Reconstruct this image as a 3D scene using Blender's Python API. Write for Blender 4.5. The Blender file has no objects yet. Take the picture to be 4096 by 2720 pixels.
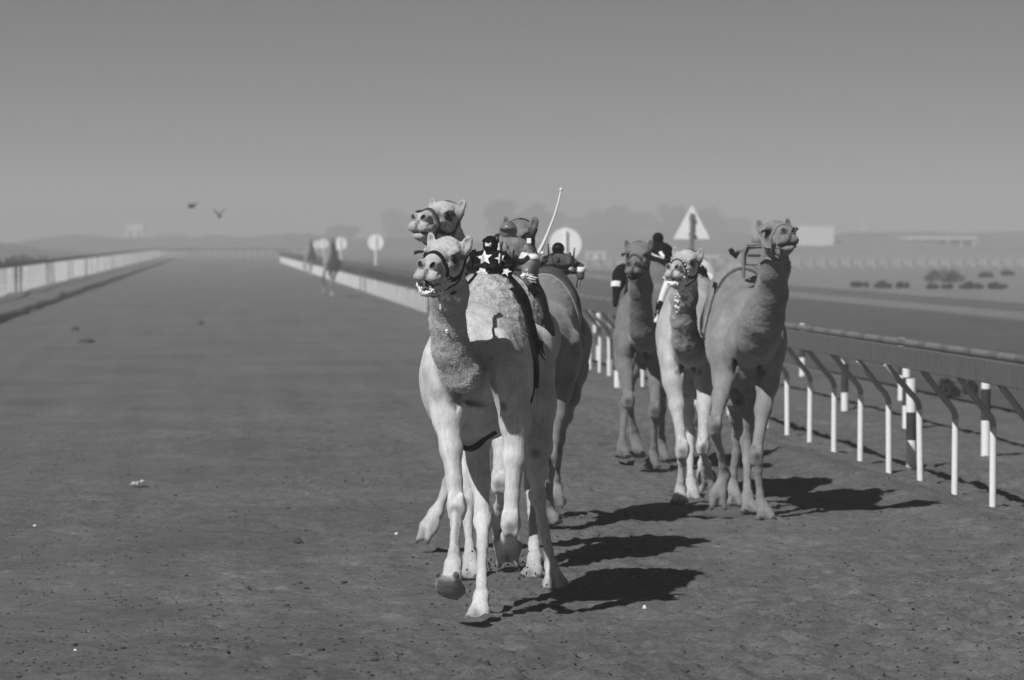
import bpy, bmesh, math, random
import numpy as np
from mathutils import Vector, Matrix

# ------------------------------------------------------------------ camera, sky, sun, exposure
SC = bpy.context.scene
COL = SC.collection
W_PX, H_PX = 4096.0, 2720.0
F_PX = 15360.0                       # 135 mm on a 36 mm frame
CAM_Z = 2.2
HORIZON = 965.0
PITCH = math.atan((H_PX / 2 - HORIZON) / F_PX)

cam_data = bpy.data.cameras.new("camera")
cam_data.lens = 135.0
cam_data.sensor_width = 36.0
cam_data.clip_start = 0.5
cam_data.clip_end = 6000.0
cam_data.dof.use_dof = True
cam_data.dof.focus_distance = 22.3
cam_data.dof.aperture_fstop = 4.6
cam = bpy.data.objects.new("camera", cam_data)
COL.objects.link(cam)
cam.location = (0, 0, CAM_Z)
cam.rotation_euler = (math.pi / 2 - PITCH, 0, 0)
SC.camera = cam

SUN_DIR = Vector((0.61, 0.95, -1.0)).normalized()      # the way the light travels
sun_elev = math.asin(-SUN_DIR.z)
sun_az = math.atan2(-SUN_DIR.x, -SUN_DIR.y)            # clockwise from +Y
world = bpy.data.worlds.new("World")
SC.world = world
world.use_nodes = True
wn, wl = world.node_tree.nodes, world.node_tree.links
wn.clear()
sky = wn.new("ShaderNodeTexSky")
sky.sky_type = 'NISHITA'
sky.sun_disc = False
sky.sun_elevation = sun_elev
sky.sun_rotation = sun_az
sky.altitude = 0
sky.air_density = 0.22
sky.dust_density = 0.2
sky.ozone_density = 1.0
bw = wn.new("ShaderNodeRGBToBW")                       # the photograph is black and white
bg = wn.new("ShaderNodeBackground")
bg.inputs["Strength"].default_value = 0.05
wo = wn.new("ShaderNodeOutputWorld")
wl.new(sky.outputs[0], bw.inputs[0])
wl.new(bw.outputs[0], bg.inputs[0])
wl.new(bg.outputs[0], wo.inputs[0])

sun_data = bpy.data.lights.new("sun", 'SUN')
sun_data.energy = 5.0
sun_data.angle = math.radians(0.6)
sun_data.color = (1.0, 0.998, 0.995)
sun = bpy.data.objects.new("sun", sun_data)
COL.objects.link(sun)
sun.location = (-20, -30, 40)
sun.rotation_euler = SUN_DIR.to_track_quat('-Z', 'Y').to_euler()

SC.view_settings.view_transform = 'Standard'
SC.view_settings.look = 'None'
SC.view_settings.exposure = -0.22
SC.view_settings.gamma = 1.0
SC.view_settings.use_curve_mapping = False
SC.cycles.volume_bounces = 1
SC.cycles.max_bounces = 6

# ------------------------------------------------------------------ small helpers
rng = np.random.default_rng(7)
random.seed(7)


def pix(px, py, d):
    """a point d metres down the course, seen at photograph pixel (px, py)"""
    cx, cy = (px - W_PX / 2) / F_PX, (H_PX / 2 - py) / F_PX
    c, s = math.cos(PITCH), math.sin(PITCH)
    # camera axes: forward (0,c,-s), up (0,s,c)
    dy, dz = c + cy * s, -s + cy * c
    k = d / dy
    return np.array([cx * k, d, CAM_Z + dz * k])


def tag(o, label=None, cat=None, group=None, kind=None):
    if label: o["label"] = label
    if cat: o["category"] = cat
    if group: o["group"] = group
    if kind: o["kind"] = kind
    return o


def mesh_obj(name, verts, faces, material, parent=None, smooth=True):
    me = bpy.data.meshes.new(name)
    me.from_pydata([tuple(map(float, v)) for v in verts], [], [tuple(map(int, f)) for f in faces])
    me.update()
    if smooth:
        me.polygons.foreach_set("use_smooth", [True] * len(me.polygons))
    if material: me.materials.append(material)
    o = bpy.data.objects.new(name, me)
    COL.objects.link(o)
    if parent: o.parent = parent
    return o


def empty(name, loc=(0, 0, 0), rz=0.0):
    o = bpy.data.objects.new(name, None)
    o.empty_display_size = 0.2
    COL.objects.link(o)
    o.location = loc
    o.rotation_euler = (0, 0, rz)
    return o


class MB:
    """collects simple shapes into one mesh"""
    def __init__(self):
        self.v, self.f = [], []

    def add(self, v, f):
        n = len(self.v)
        self.v += [tuple(p) for p in v]
        self.f += [tuple(i + n for i in q) for q in f]
        return self

    def box(self, c, s, rz=0.0, taper=1.0):
        c = np.array(c, float); s = np.array(s, float) / 2
        co, si = math.cos(rz), math.sin(rz)
        vs = []
        for z in (-1, 1):
            t = taper if z > 0 else 1.0
            for x, y in ((-1, -1), (1, -1), (1, 1), (-1, 1)):
                lx, ly = x * s[0] * t, y * s[1] * t
                vs.append((c[0] + lx * co - ly * si, c[1] + lx * si + ly * co, c[2] + z * s[2]))
        return self.add(vs, [(3, 2, 1, 0), (4, 5, 6, 7), (0, 1, 5, 4), (1, 2, 6, 5), (2, 3, 7, 6), (3, 0, 4, 7)])

    def tube(self, pts, radii, n=8, cap=True):
        pts = [np.array(p, float) for p in pts]
        if np.isscalar(radii): radii = [radii] * len(pts)
        rings = []
        up = np.array([0.0, 0.0, 1.0])
        prev = None
        for i, p in enumerate(pts):
            a = pts[max(i - 1, 0)]; b = pts[min(i + 1, len(pts) - 1)]
            t = b - a; t /= np.linalg.norm(t) + 1e-9
            if prev is None:
                ref = up if abs(t[2]) < 0.9 else np.array([1.0, 0, 0])
                u = np.cross(t, ref)
            else:
                u = prev - t * np.dot(prev, t)
            u /= np.linalg.norm(u) + 1e-9
            prev = u
            w = np.cross(t, u)
            rings.append([p + radii[i] * (math.cos(2 * math.pi * k / n) * u + math.sin(2 * math.pi * k / n) * w) for k in range(n)])
        v = [q for r in rings for q in r]
        f = []
        for i in range(len(pts) - 1):
            for k in range(n):
                k2 = (k + 1) % n
                f.append((i * n + k, i * n + k2, (i + 1) * n + k2, (i + 1) * n + k))
        if cap:                                        # own vertices, so the ends stay crisp
            b_ = len(v); v += [q.copy() for q in rings[0]] + [q.copy() for q in rings[-1]]
            f.append(tuple(b_ + k for k in range(n))[::-1])
            f.append(tuple(b_ + n + k for k in range(n)))
        return self.add(v, f)

    def ball(self, c, r, seg=12, rings=8, rot=None, jitter=0.0):
        c = np.array(c, float); r = np.ones(3) * r if np.isscalar(r) else np.array(r, float)
        v = [np.array([0, 0, 1.0])]
        for i in range(1, rings):
            th = math.pi * i / rings
            for k in range(seg):
                ph = 2 * math.pi * k / seg
                v.append(np.array([math.sin(th) * math.cos(ph), math.sin(th) * math.sin(ph), math.cos(th)]))
        v.append(np.array([0, 0, -1.0]))
        if jitter:
            v = [q * (1 + jitter * random.uniform(-1, 1)) for q in v]
        v = [q * r for q in v]
        if rot is not None: v = [rot @ q for q in v]
        v = [q + c for q in v]
        f = []
        for k in range(seg):
            f.append((0, 1 + k, 1 + (k + 1) % seg))
            e = len(v) - 1
            b = 1 + (rings - 2) * seg
            f.append((e, b + (k + 1) % seg, b + k))
        for i in range(rings - 2):
            for k in range(seg):
                a = 1 + i * seg + k; a2 = 1 + i * seg + (k + 1) % seg
                f.append((a, a + seg, a2 + seg, a2))
        return self.add(v, f)

    def build(self, name, material, parent=None, smooth=True):
        return mesh_obj(name, self.v, self.f, material, parent, smooth)


# ------------------------------------------------------------------ materials (grey, as the photograph)
def new_mat(name):
    m = bpy.data.materials.new(name)
    m.use_nodes = True
    nt = m.node_tree
    b = nt.nodes["Principled BSDF"]
    return m, nt, b


def grey(name, v, rough=0.7, noise=0.0, scale=8.0, bump=0.0, bscale=60.0, metal=0.0, spec=0.3, stretch=None):
    m, nt, b = new_mat(name)
    N, L = nt.nodes, nt.links
    b.inputs["Roughness"].default_value = rough
    b.inputs["Metallic"].default_value = metal
    b.inputs["Specular IOR Level"].default_value = spec
    b.inputs["Base Color"].default_value = (v, v, v, 1)
    tc = N.new("ShaderNodeTexCoord")
    src = tc.outputs["Object"]
    if stretch:
        mp = N.new("ShaderNodeMapping"); mp.inputs["Scale"].default_value = stretch
        L.new(src, mp.inputs[0]); src = mp.outputs[0]
    if noise:
        n = N.new("ShaderNodeTexNoise"); n.inputs["Scale"].default_value = scale
        n.inputs["Detail"].default_value = 6
        L.new(src, n.inputs["Vector"])
        r = N.new("ShaderNodeMapRange")
        r.inputs[1].default_value = 0.25; r.inputs[2].default_value = 0.75
        r.inputs[3].default_value = v * (1 - noise); r.inputs[4].default_value = v * (1 + noise)
        L.new(n.outputs[0], r.inputs[0])
        L.new(r.outputs[0], b.inputs["Base Color"])
    if bump:
        n2 = N.new("ShaderNodeTexNoise"); n2.inputs["Scale"].default_value = bscale
        n2.inputs["Detail"].default_value = 5
        L.new(src, n2.inputs["Vector"])
        bm_ = N.new("ShaderNodeBump"); bm_.inputs["Strength"].default_value = bump
        bm_.inputs["Distance"].default_value = 0.02
        L.new(n2.outputs[0], bm_.inputs["Height"])
        L.new(bm_.outputs[0], b.inputs["Normal"])
    return m


def coat_mat(name, base, fur=1.0):
    """camel hide: tone per vertex (dark muzzle, callused knees, soles, painted shade in the folds), short coat, woolly hump"""
    m, nt, b = new_mat(name)
    N, L = nt.nodes, nt.links
    b.inputs["Roughness"].default_value = 0.82
    b.inputs["Specular IOR Level"].default_value = 0.25
    b.inputs["Sheen Weight"].default_value = 0.25
    b.inputs["Sheen Roughness"].default_value = 0.5
    at = N.new("ShaderNodeAttribute"); at.attribute_name = "tone"
    fl = N.new("ShaderNodeAttribute"); fl.attribute_name = "fluff"
    tc = N.new("ShaderNodeTexCoord")
    big = N.new("ShaderNodeTexNoise"); big.inputs["Scale"].default_value = 5.0; big.inputs["Detail"].default_value = 5
    L.new(tc.outputs["Object"], big.inputs["Vector"])
    mp = N.new("ShaderNodeMapping"); mp.inputs["Scale"].default_value = (52, 52, 13)
    L.new(tc.outputs["Object"], mp.inputs[0])
    fine = N.new("ShaderNodeTexNoise"); fine.inputs["Scale"].default_value = 1.0; fine.inputs["Detail"].default_value = 6
    fine.inputs["Roughness"].default_value = 0.7
    L.new(mp.outputs[0], fine.inputs["Vector"])
    r1 = N.new("ShaderNodeMapRange"); r1.inputs[1].default_value = 0.3; r1.inputs[2].default_value = 0.7
    r1.inputs[3].default_value = 0.76; r1.inputs[4].default_value = 1.18
    L.new(big.outputs[0], r1.inputs[0])
    r2 = N.new("ShaderNodeMapRange"); r2.inputs[1].default_value = 0.3; r2.inputs[2].default_value = 0.7
    r2.inputs[3].default_value = 0.80; r2.inputs[4].default_value = 1.16
    L.new(fine.outputs[0], r2.inputs[0])
    m1 = N.new("ShaderNodeMath"); m1.operation = 'MULTIPLY'
    L.new(r1.outputs[0], m1.inputs[0]); L.new(r2.outputs[0], m1.inputs[1])
    m2 = N.new("ShaderNodeMath"); m2.operation = 'MULTIPLY'
    L.new(m1.outputs[0], m2.inputs[0]); L.new(at.outputs["Fac"], m2.inputs[1])
    m3 = N.new("ShaderNodeMath"); m3.operation = 'MULTIPLY'; m3.inputs[1].default_value = base
    L.new(m2.outputs[0], m3.inputs[0])
    L.new(m3.outputs[0], b.inputs["Base Color"])
    # coat relief: fine lie of the hair everywhere, curls where it is woolly
    curl = N.new("ShaderNodeTexNoise"); curl.inputs["Scale"].default_value = 42; curl.inputs["Detail"].default_value = 3
    curl.inputs["Distortion"].default_value = 1.6
    L.new(tc.outputs["Object"], curl.inputs["Vector"])
    cm = N.new("ShaderNodeMath"); cm.operation = 'MULTIPLY'
    L.new(curl.outputs[0], cm.inputs[0]); L.new(fl.outputs["Fac"], cm.inputs[1])
    hs = N.new("ShaderNodeMath"); hs.operation = 'MULTIPLY_ADD'; hs.inputs[1].default_value = 0.30 * fur
    L.new(fine.outputs[0], hs.inputs[0]); L.new(cm.outputs[0], hs.inputs[2])
    bp = N.new("ShaderNodeBump"); bp.inputs["Strength"].default_value = 0.9; bp.inputs["Distance"].default_value = 0.022
    L.new(hs.outputs[0], bp.inputs["Height"]); L.new(bp.outputs[0], b.inputs["Normal"])
    return m


MAT = {
    'white_paint': grey("white_paint", 0.80, 0.5, 0.06, 14, 0.15, 90),
    'white_flat': grey("white_flat", 0.72, 0.6, 0.05, 3),
    'dark_paint': grey("dark_paint", 0.045, 0.45, 0.3, 12),
    'rail_grey': grey("rail_grey", 0.15, 0.6, 0.35, 6, 0.3, 40, stretch=(6, 6, 0.8)),
    'arm_shade': grey("arm_shade", 0.42, 0.45, 0.15, 10),  # upper ends of white posts, the board's shadow put into their colour
    'fence_grey': grey("fence_grey", 0.30, 0.6, 0.15, 10),
    'tube_grey': grey("tube_grey", 0.20, 0.6, 0.15, 10),
    'clamp_grey': grey("clamp_grey", 0.14, 0.6, 0.15, 10),
    'sign_back': grey("sign_back", 0.76, 0.55, 0.06, 4),
    'pole_grey': grey("pole_grey", 0.16, 0.5, 0.15, 6),
    'black_cloth': grey("black_cloth", 0.008, 0.9, 0.3, 40, 0.4, 120, spec=0.1),
    'black_strap': grey("black_strap", 0.008, 0.7, 0.2, 60, 0.2, 200, spec=0.2),
    'grey_strap': grey("grey_strap", 0.07, 0.8, 0.2, 60, 0.3, 200, spec=0.2),
    'black_plastic': grey("black_plastic", 0.012, 0.35, spec=0.5),
    'white_cloth': grey("white_cloth", 0.80, 0.8, 0.05, 20),
    'grey_cloth': grey("grey_cloth", 0.26, 0.85, 0.15, 20, 0.3, 60),
    'dark_cloth': grey("dark_cloth", 0.075, 0.85, 0.25, 14, 0.4, 50),
    'foam': grey("foam", 0.86, 0.4, spec=0.5),
    'eye': grey("eye", 0.008, 0.08, spec=0.6),
    'hair_dark': grey("hair_dark", 0.02, 0.8),
    'shrub': grey("shrub", 0.045, 0.9, 0.4, 3),
    'trunk': grey("trunk", 0.06, 0.9, 0.3, 5),
    'leaf': grey("leaf", 0.05, 0.85, 0.4, 1.2),
    'plaster': grey("plaster", 0.66, 0.9, 0.08, 0.8),
    'plaster_shadow': grey("plaster_shaded", 0.30, 0.9, 0.1, 0.8),  # darker copy of plaster, shade under the stand roof put into its colour
    'window': grey("window_dark", 0.16, 0.5),
    'stone': grey("stone", 0.06, 0.9, 0.4, 30, 0.6, 40),
    'paper': grey("paper", 0.66, 0.8, 0.15, 25),
    'metal': grey("metal", 0.5, 0.3, metal=0.8),
    'bird': grey("bird", 0.07, 0.8, 0.2, 10),
}

# ------------------------------------------------------------------ ground
SLOPE = -0.0764


def rail_x(d): return 3.98 + SLOPE * (d - 31.7)          # foot line of the right-hand rail
def left_x(d): return -18.77 - 0.0745 * (d - 140.8)      # foot line of the left-hand rail


def lattice(seed):
    g = np.random.default_rng(seed).random((256, 256))
    def f(x, y):
        xi = np.floor(x).astype(int); yi = np.floor(y).astype(int)
        u = x - xi; v = y - yi
        u = u * u * (3 - 2 * u); v = v * v * (3 - 2 * v)
        a = g[xi & 255, yi & 255]; b = g[(xi + 1) & 255, yi & 255]
        c = g[xi & 255, (yi + 1) & 255]; d = g[(xi + 1) & 255, (yi + 1) & 255]
        return (a * (1 - u) + b * u) * (1 - v) + (c * (1 - u) + d * u) * v - 0.5
    return f


NZ = [lattice(s) for s in range(11, 19)]


def ground_z(x, y):
    x = np.asarray(x, float); y = np.asarray(y, float)
    near = np.clip((70 - y) / 25, 0, 1)
    z = 0.030 * NZ[0](x * 1.1, y * 0.7) + 0.022 * NZ[1](x * 3.3 + 9, y * 2.6)
    churn = 0.25 + np.clip(NZ[5](x * 0.35 + 40, y * 0.22) + 0.35, 0, 1) * 1.3
    churn *= np.clip((x + 2.2) / 3.0, 0.35, 1.0)          # the trodden side is rougher
    z += churn * (0.055 * NZ[2](x * 6.1, y * 5.2 + 3) + 0.046 * NZ[3](x * 13, y * 11) + 0.034 * NZ[4](x * 25, y * 22))
    pits = np.clip(NZ[6](x * 9 + 5, y * 8) - 0.30, 0, 1)
    z -= 0.16 * pits
    z *= near
    off = x - rail_x(y)
    z += 0.07 * np.exp(-((off + 0.55) / 0.35) ** 2) * near            # ridge thrown up along the rail
    z -= 0.05 * np.clip(off / 0.8, 0, 1) * near
    return z


def axis(*segs):
    out = []
    for a, b, n in segs:
        out += list(np.linspace(a, b, n, endpoint=False))
    out.append(segs[-1][1])
    return np.array(out)


gx = axis((-900, -40, 24), (-40, -8, 40), (-8, -4, 40), (-4, 5.4, 225), (5.4, 9, 40), (9, 40, 40), (40, 900, 24))
gy = axis((-30, 17, 12), (17, 36, 400), (36, 60, 260), (60, 120, 90), (120, 500, 60), (500, 1500, 20))
GX, GY = np.meshgrid(gx, gy, indexing='ij')
GZ = ground_z(GX, GY)
# hoof prints along the line the camels take
hr = np.random.default_rng(33)
for _ in range(1500):
    hx_ = hr.uniform(-2.2, 3.6); hy_ = 18.5 + 30 * hr.random()
    if hx_ > rail_x(hy_) - 0.5: continue
    i0, i1 = np.searchsorted(gx, hx_ - 0.3), np.searchsorted(gx, hx_ + 0.3)
    j0, j1 = np.searchsorted(gy, hy_ - 0.3), np.searchsorted(gy, hy_ + 0.3)
    XX, YY = GX[i0:i1, j0:j1] - hx_, GY[i0:i1, j0:j1] - hy_
    rr = np.sqrt((XX / 0.09) ** 2 + (YY / 0.11) ** 2)
    dp = hr.uniform(0.008, 0.022)
    GZ[i0:i1, j0:j1] += -dp * np.clip(1.35 - rr, 0, 1) + 0.5 * dp * np.exp(-((rr - 1.35) / 0.28) ** 2)
nx, ny = GX.shape
gv = np.stack([GX, GY, GZ], -1).reshape(-1, 3)
ii, jj = np.meshgrid(np.arange(nx - 1), np.arange(ny - 1), indexing='ij')
a = (ii * ny + jj).ravel()
gf = np.stack([a, a + ny, a + ny + 1, a + 1], -1)


def np_mesh(name, v, f, material, parent=None, attrs=None, smooth=True):
    me = bpy.data.meshes.new(name)
    me.vertices.add(len(v)); me.vertices.foreach_set("co", np.ascontiguousarray(v, np.float32).ravel())
    k = f.shape[1]
    me.loops.add(f.size); me.loops.foreach_set("vertex_index", np.ascontiguousarray(f, np.int32).ravel())
    me.polygons.add(len(f))
    me.polygons.foreach_set("loop_start", np.arange(0, f.size, k, dtype=np.int32))
    me.polygons.foreach_set("loop_total", np.full(len(f), k, np.int32))
    me.update(calc_edges=True)
    me.validate()
    if smooth: me.polygons.foreach_set("use_smooth", [True] * len(me.polygons))
    for n_, val in (attrs or {}).items():
        at = me.attributes.new(n_, 'FLOAT', 'POINT'); at.data.foreach_set("value", np.ascontiguousarray(val, np.float32))
    me.materials.append(material)
    o = bpy.data.objects.new(name, me); COL.objects.link(o)
    if parent: o.parent = parent
    return o


def soil_mat(name, lo, hi):
    m, nt, b = new_mat(name)
    N, L = nt.nodes, nt.links
    b.inputs["Roughness"].default_value = 0.95
    b.inputs["Specular IOR Level"].default_value = 0.12
    tc = N.new("ShaderNodeTexCoord")
    def noise(scale, detail=5, rough=0.6):
        n = N.new("ShaderNodeTexNoise"); n.inputs["Scale"].default_value = scale
        n.inputs["Detail"].default_value = detail; n.inputs["Roughness"].default_value = rough
        L.new(tc.outputs["Object"], n.inputs["Vector"]); return n.outputs[0]
    def rng_(s, a0, a1, b0, b1):
        r = N.new("ShaderNodeMapRange")
        for i_, q in enumerate((a0, a1, b0, b1)): r.inputs[i_ + 1].default_value = q
        L.new(s, r.inputs[0]); return r.outputs[0]
    def mul(p, q):
        mm = N.new("ShaderNodeMath"); mm.operation = 'MULTIPLY'; L.new(p, mm.inputs[0]); L.new(q, mm.inputs[1]); return mm.outputs[0]
    base = rng_(noise(0.28, 4), 0.35, 0.65, lo, hi)
    mid = mul(rng_(noise(1.6, 6, 0.65), 0.3, 0.7, 0.86, 1.13), rng_(noise(7.0, 6, 0.7), 0.3, 0.7, 0.80, 1.18))
    tracks = N.new("ShaderNodeMapping"); tracks.vector_type = 'TEXTURE'; tracks.inputs["Scale"].default_value = (0.45, 16.0, 1.0); tracks.inputs["Rotation"].default_value = (0, 0, 0.0764)
    L.new(tc.outputs["Object"], tracks.inputs[0])
    tn = N.new("ShaderNodeTexNoise"); tn.inputs["Scale"].default_value = 1.0; tn.inputs["Detail"].default_value = 4
    L.new(tracks.outputs[0], tn.inputs["Vector"])
    mid = mul(mid, rng_(tn.outputs[0], 0.3, 0.7, 0.91, 1.09))
    crumb = rng_(noise(26, 5, 0.75), 0.28, 0.72, 0.62, 1.32)
    vor = N.new("ShaderNodeTexVoronoi"); vor.inputs["Scale"].default_value = 16
    vor.inputs["Randomness"].default_value = 1.0
    L.new(tc.outputs["Object"], vor.inputs["Vector"])
    sp_n = rng_(noise(6.0, 3), 0.45, 0.62, 0.0, 0.22)
    cmp = N.new("ShaderNodeMath"); cmp.operation = 'LESS_THAN'
    L.new(vor.outputs["Distance"], cmp.inputs[0]); L.new(sp_n, cmp.inputs[1])
    speck = rng_(cmp.outputs[0], 0, 1, 1.0, 0.40)          # bits of dung and dark grit
    L.new(mul(mul(base, mid), mul(crumb, speck)), b.inputs["Base Color"])
    hsum = N.new("ShaderNodeMath"); hsum.operation = 'ADD'
    L.new(rng_(noise(34, 6, 0.75), 0, 1, 0, 1.0), hsum.inputs[0]); L.new(rng_(noise(110, 4, 0.7), 0, 1, 0, 0.45), hsum.inputs[1])
    bp = N.new("ShaderNodeBump"); bp.inputs["Strength"].default_value = 0.75; bp.inputs["Distance"].default_value = 0.022
    L.new(hsum.outputs[0], bp.inputs["Height"]); L.new(bp.outputs[0], b.inputs["Normal"])
    return m


SOIL = soil_mat("packed_soil", 0.145, 0.18)
tag(np_mesh("ground", gv, gf, SOIL), kind="structure")


def strip(name, xa, xb, d0, d1, z, material, n=60):
    """flat sheet between two lines that run down the course"""
    ds = np.geomspace(d0, d1, n)
    v, f = [], []
    for d in ds:
        v += [(xa(d), d, z), (xb(d), d, z)]
    for i in range(n - 1):
        f.append((2 * i, 2 * i + 1, 2 * i + 3, 2 * i + 2))
    return tag(mesh_obj(name, v, f, material), kind="structure")


strip("service_road", lambda d: rail_x(d) + 3.9, lambda d: rail_x(d) + 15.5, 12, 420, 0.012, soil_mat("road_surface", 0.10, 0.13))
strip("road_edge", lambda d: rail_x(d) + 15.9, lambda d: rail_x(d) + 18.6, 12, 420, 0.014, soil_mat("pale_sand", 0.20, 0.25))
strip("side_path", lambda d: rail_x(d) + 18.8, lambda d: rail_x(d) + 21.5, 12, 420, 0.016, soil_mat("path_surface", 0.13, 0.16))
strip("sand_field", lambda d: rail_x(d) + 21.7, lambda d: rail_x(d) + 420, 12, 1400, 0.018, soil_mat("field_sand", 0.21, 0.27))

# raised verge along the left of the track: its face looks away from the sun
vds = np.geomspace(20, 470, 160)
vv, vf = [], []
for k_, d in enumerate(vds):
    w = 0.25 * NZ[1](np.array(k_ * 0.8), np.array(3.3)) + 0.12 * NZ[2](np.array(k_ * 2.1), np.array(8.3))
    hgt = 0.20 + 0.10 * NZ[3](np.array(k_ * 0.9), np.array(1.3))
    xe = left_x(d) + 2.05 + w
    for x_, z_ in ((xe + 0.10, -0.05), (xe + 0.04, hgt * 0.9), (xe - 0.06, hgt), (left_x(d) - 0.5, hgt * 0.9), (left_x(d) - 4, -0.05)):
        vv.append((float(x_), d, float(z_)))
for i in range(len(vds) - 1):
    for j in range(4):
        p = i * 5 + j
        vf.append((p, p + 5, p + 6, p + 1))
tag(mesh_obj("verge", vv, vf, soil_mat("verge_soil", 0.15, 0.20)), kind="structure")

# ------------------------------------------------------------------ rails: upright, swan-neck arm, board
SPACING = 1.64


def post_mesh(name, side, rad=0.029, straight=False):
    """tube upright that bends over towards the track (side = -1: track lies to -X)"""
    lower, upper = MB(), MB()
    pts = [(0, 0, -0.12), (0, 0, 0.2), (0, 0, 0.45), (0, 0, 0.66)]
    lower.tube(pts, rad, 12)
    arc = [(0, 0, 0.66)]
    for t in np.linspace(0.15, 1, 7):
        arc.append((side * 0.045 * t * t * 1.6, 0, 0.66 + 0.14 * t))
    arc.append((side * 0.30, -0.10, 1.075))
    upper.tube(arc, rad * 0.95, 12)
    me = []
    if straight:
        upper = MB(); upper.tube([(0, 0, 0.66), (0, 0, 1.08), (side * 0.05, 0, 1.12)], rad * 0.98, 10)
    for mb, nm, mt in ((lower, name + "_lower", 'white_paint'), (upper, name + "_upper", 'white_paint' if straight else 'arm_shade')):  # bent arms darkened by colour where the board shades the post
        o = mb.build(nm, MAT[mt]); me.append(o.data); bpy.data.objects.remove(o)
    return me


RAIL_LEN = SPACING * 2


def rail_fence(name, label, xf, side, d_list, n_single, board_mat, z0=0.0, post_off=0.30, straight=False):
    d0 = d_list[0]
    root = empty(name, (xf(d0), d0, 0))
    tag(root, label, "railing")
    low_me, up_me = post_mesh(name, side, 0.034 if straight else 0.029, straight)
    far = MB()
    far_up = MB()
    for i, d in enumerate(d_list):
        x = xf(d)
        if (straight or i > 30) and random.random() < (0.14 if straight else 0.07): continue       # posts lost over the years
        zg = float(ground_z(x, d)) + z0
        if i < n_single:
            p = bpy.data.objects.new("post", low_me); COL.objects.link(p)
            p.parent = root
            p.location = (x - root.location.x, d - root.location.y, zg)
            p.rotation_euler = (random.gauss(0, 0.008), random.gauss(0, 0.010), random.gauss(0, 0.06))
            q = bpy.data.objects.new("arm", up_me); COL.objects.link(q)
            q.parent = p
        else:
            bx_, by_ = x - root.location.x, d - root.location.y
            far.tube([(bx_, by_, zg - 0.1), (bx_, by_, zg + (1.1 if straight else 0.66))], 0.034 if straight else 0.029, 8)
            if straight: continue
            far_up.tube([(bx_, by_, zg + 0.66), (bx_ + side * 0.05, by_, zg + 0.80), (bx_ + side * 0.30, by_ - 0.10, zg + 1.075)], 0.028, 8)
    if far.v:
        tag(far.build("far_posts", MAT['white_paint'], root), kind="stuff")
        if far_up.v: tag(far_up.build("far_arms", MAT['arm_shade'], root), kind="stuff")
    # boards, butted end to end, a little uneven
    step = 4
    k = 0
    far_b = MB()
    for i in range(0, len(d_list) - 1, step):
        da, db = d_list[i], d_list[min(i + step, len(d_list) - 1)]
        xa, xb = xf(da) + side * post_off, xf(db) + side * post_off
        mb = MB() if i < n_single else far_b
        zj = random.uniform(-0.006, 0.006) + z0
        L_ = math.hypot(db - da, xb - xa)
        ang = math.atan2(db - da, xb - xa)
        mb.box(((xa + xb) / 2 - root.location.x, (da + db) / 2 - root.location.y - 0.1, 1.165 + zj),
               (L_ - 0.004, 0.045, 0.185), ang)
        if i < n_single:
            o = mb.build("rail_board", MAT[board_mat], root, smooth=False)
            bv = o.modifiers.new("edge", 'BEVEL'); bv.width = 0.006; bv.segments = 2
    if far_b.v:
        tag(far_b.build("far_boards", MAT[board_mat], root, smooth=False), kind="stuff")
    return root


# right rail: feet measured from the photograph near by, then evenly on
near_ds = [31.73 - 3 * SPACING, 31.73 - 2 * SPACING, 31.73 - SPACING] + [31.73 + SPACING * i for i in range(0, 224)]
rail_fence("track_railing", "grey board railing on white bent posts along the right edge of the track", rail_x, -1, near_ds, 70, 'rail_grey')
left_ds = [96 + SPACING * i for i in range(0, 226)]


def bend_fence():
    ds = left_ds
    root = rail_fence("outer_railing", "long white-posted railing along the far left edge of the track, curving right in the distance",
                      left_x, 1, ds, 40, 'rail_grey', z0=0.12, straight=True, post_off=0.06)
    # the bend at the far end
    mbp, mbb = MB(), MB()
    dE = ds[-1]; xE = left_x(dE)
    R = 60.0
    prev = None
    for i in range(1, 34):
        th = i * SPACING / R * 0.95
        x = xE + SPACING * 0.0 + R * (1 - math.cos(th)) - 0.0745 * R * math.sin(th)
        y = dE + R * math.sin(th) * 0.55
        x, y = x - root.location.x, y - root.location.y
        mbp.tube([(x, y, 0), (x, y, 1.1)], 0.036, 6)
        if prev is not None:
            L_ = math.hypot(x - prev[0], y - prev[1]); an = math.atan2(y - prev[1], x - prev[0])
            mbb.box(((x + prev[0]) / 2, (y + prev[1]) / 2, 1.2), (L_, 0.04, 0.18), an)
        prev = (x, y)
    tag(mbp.build("bend_posts", MAT['white_paint'], root), kind="stuff")
    tag(mbb.build("bend_boards", MAT['rail_grey'], root), kind="stuff")


bend_fence()

# low pale rail with dark clamps beyond the posts
lr = empty("low_rail", (rail_x(34) + 1.9, 34, 0))
tag(lr, "low pale tube rail with dark clamps behind the banded marker posts", "railing")


def low_x(d): return rail_x(d) + 1.75 - 0.006 * (d - 40)


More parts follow.
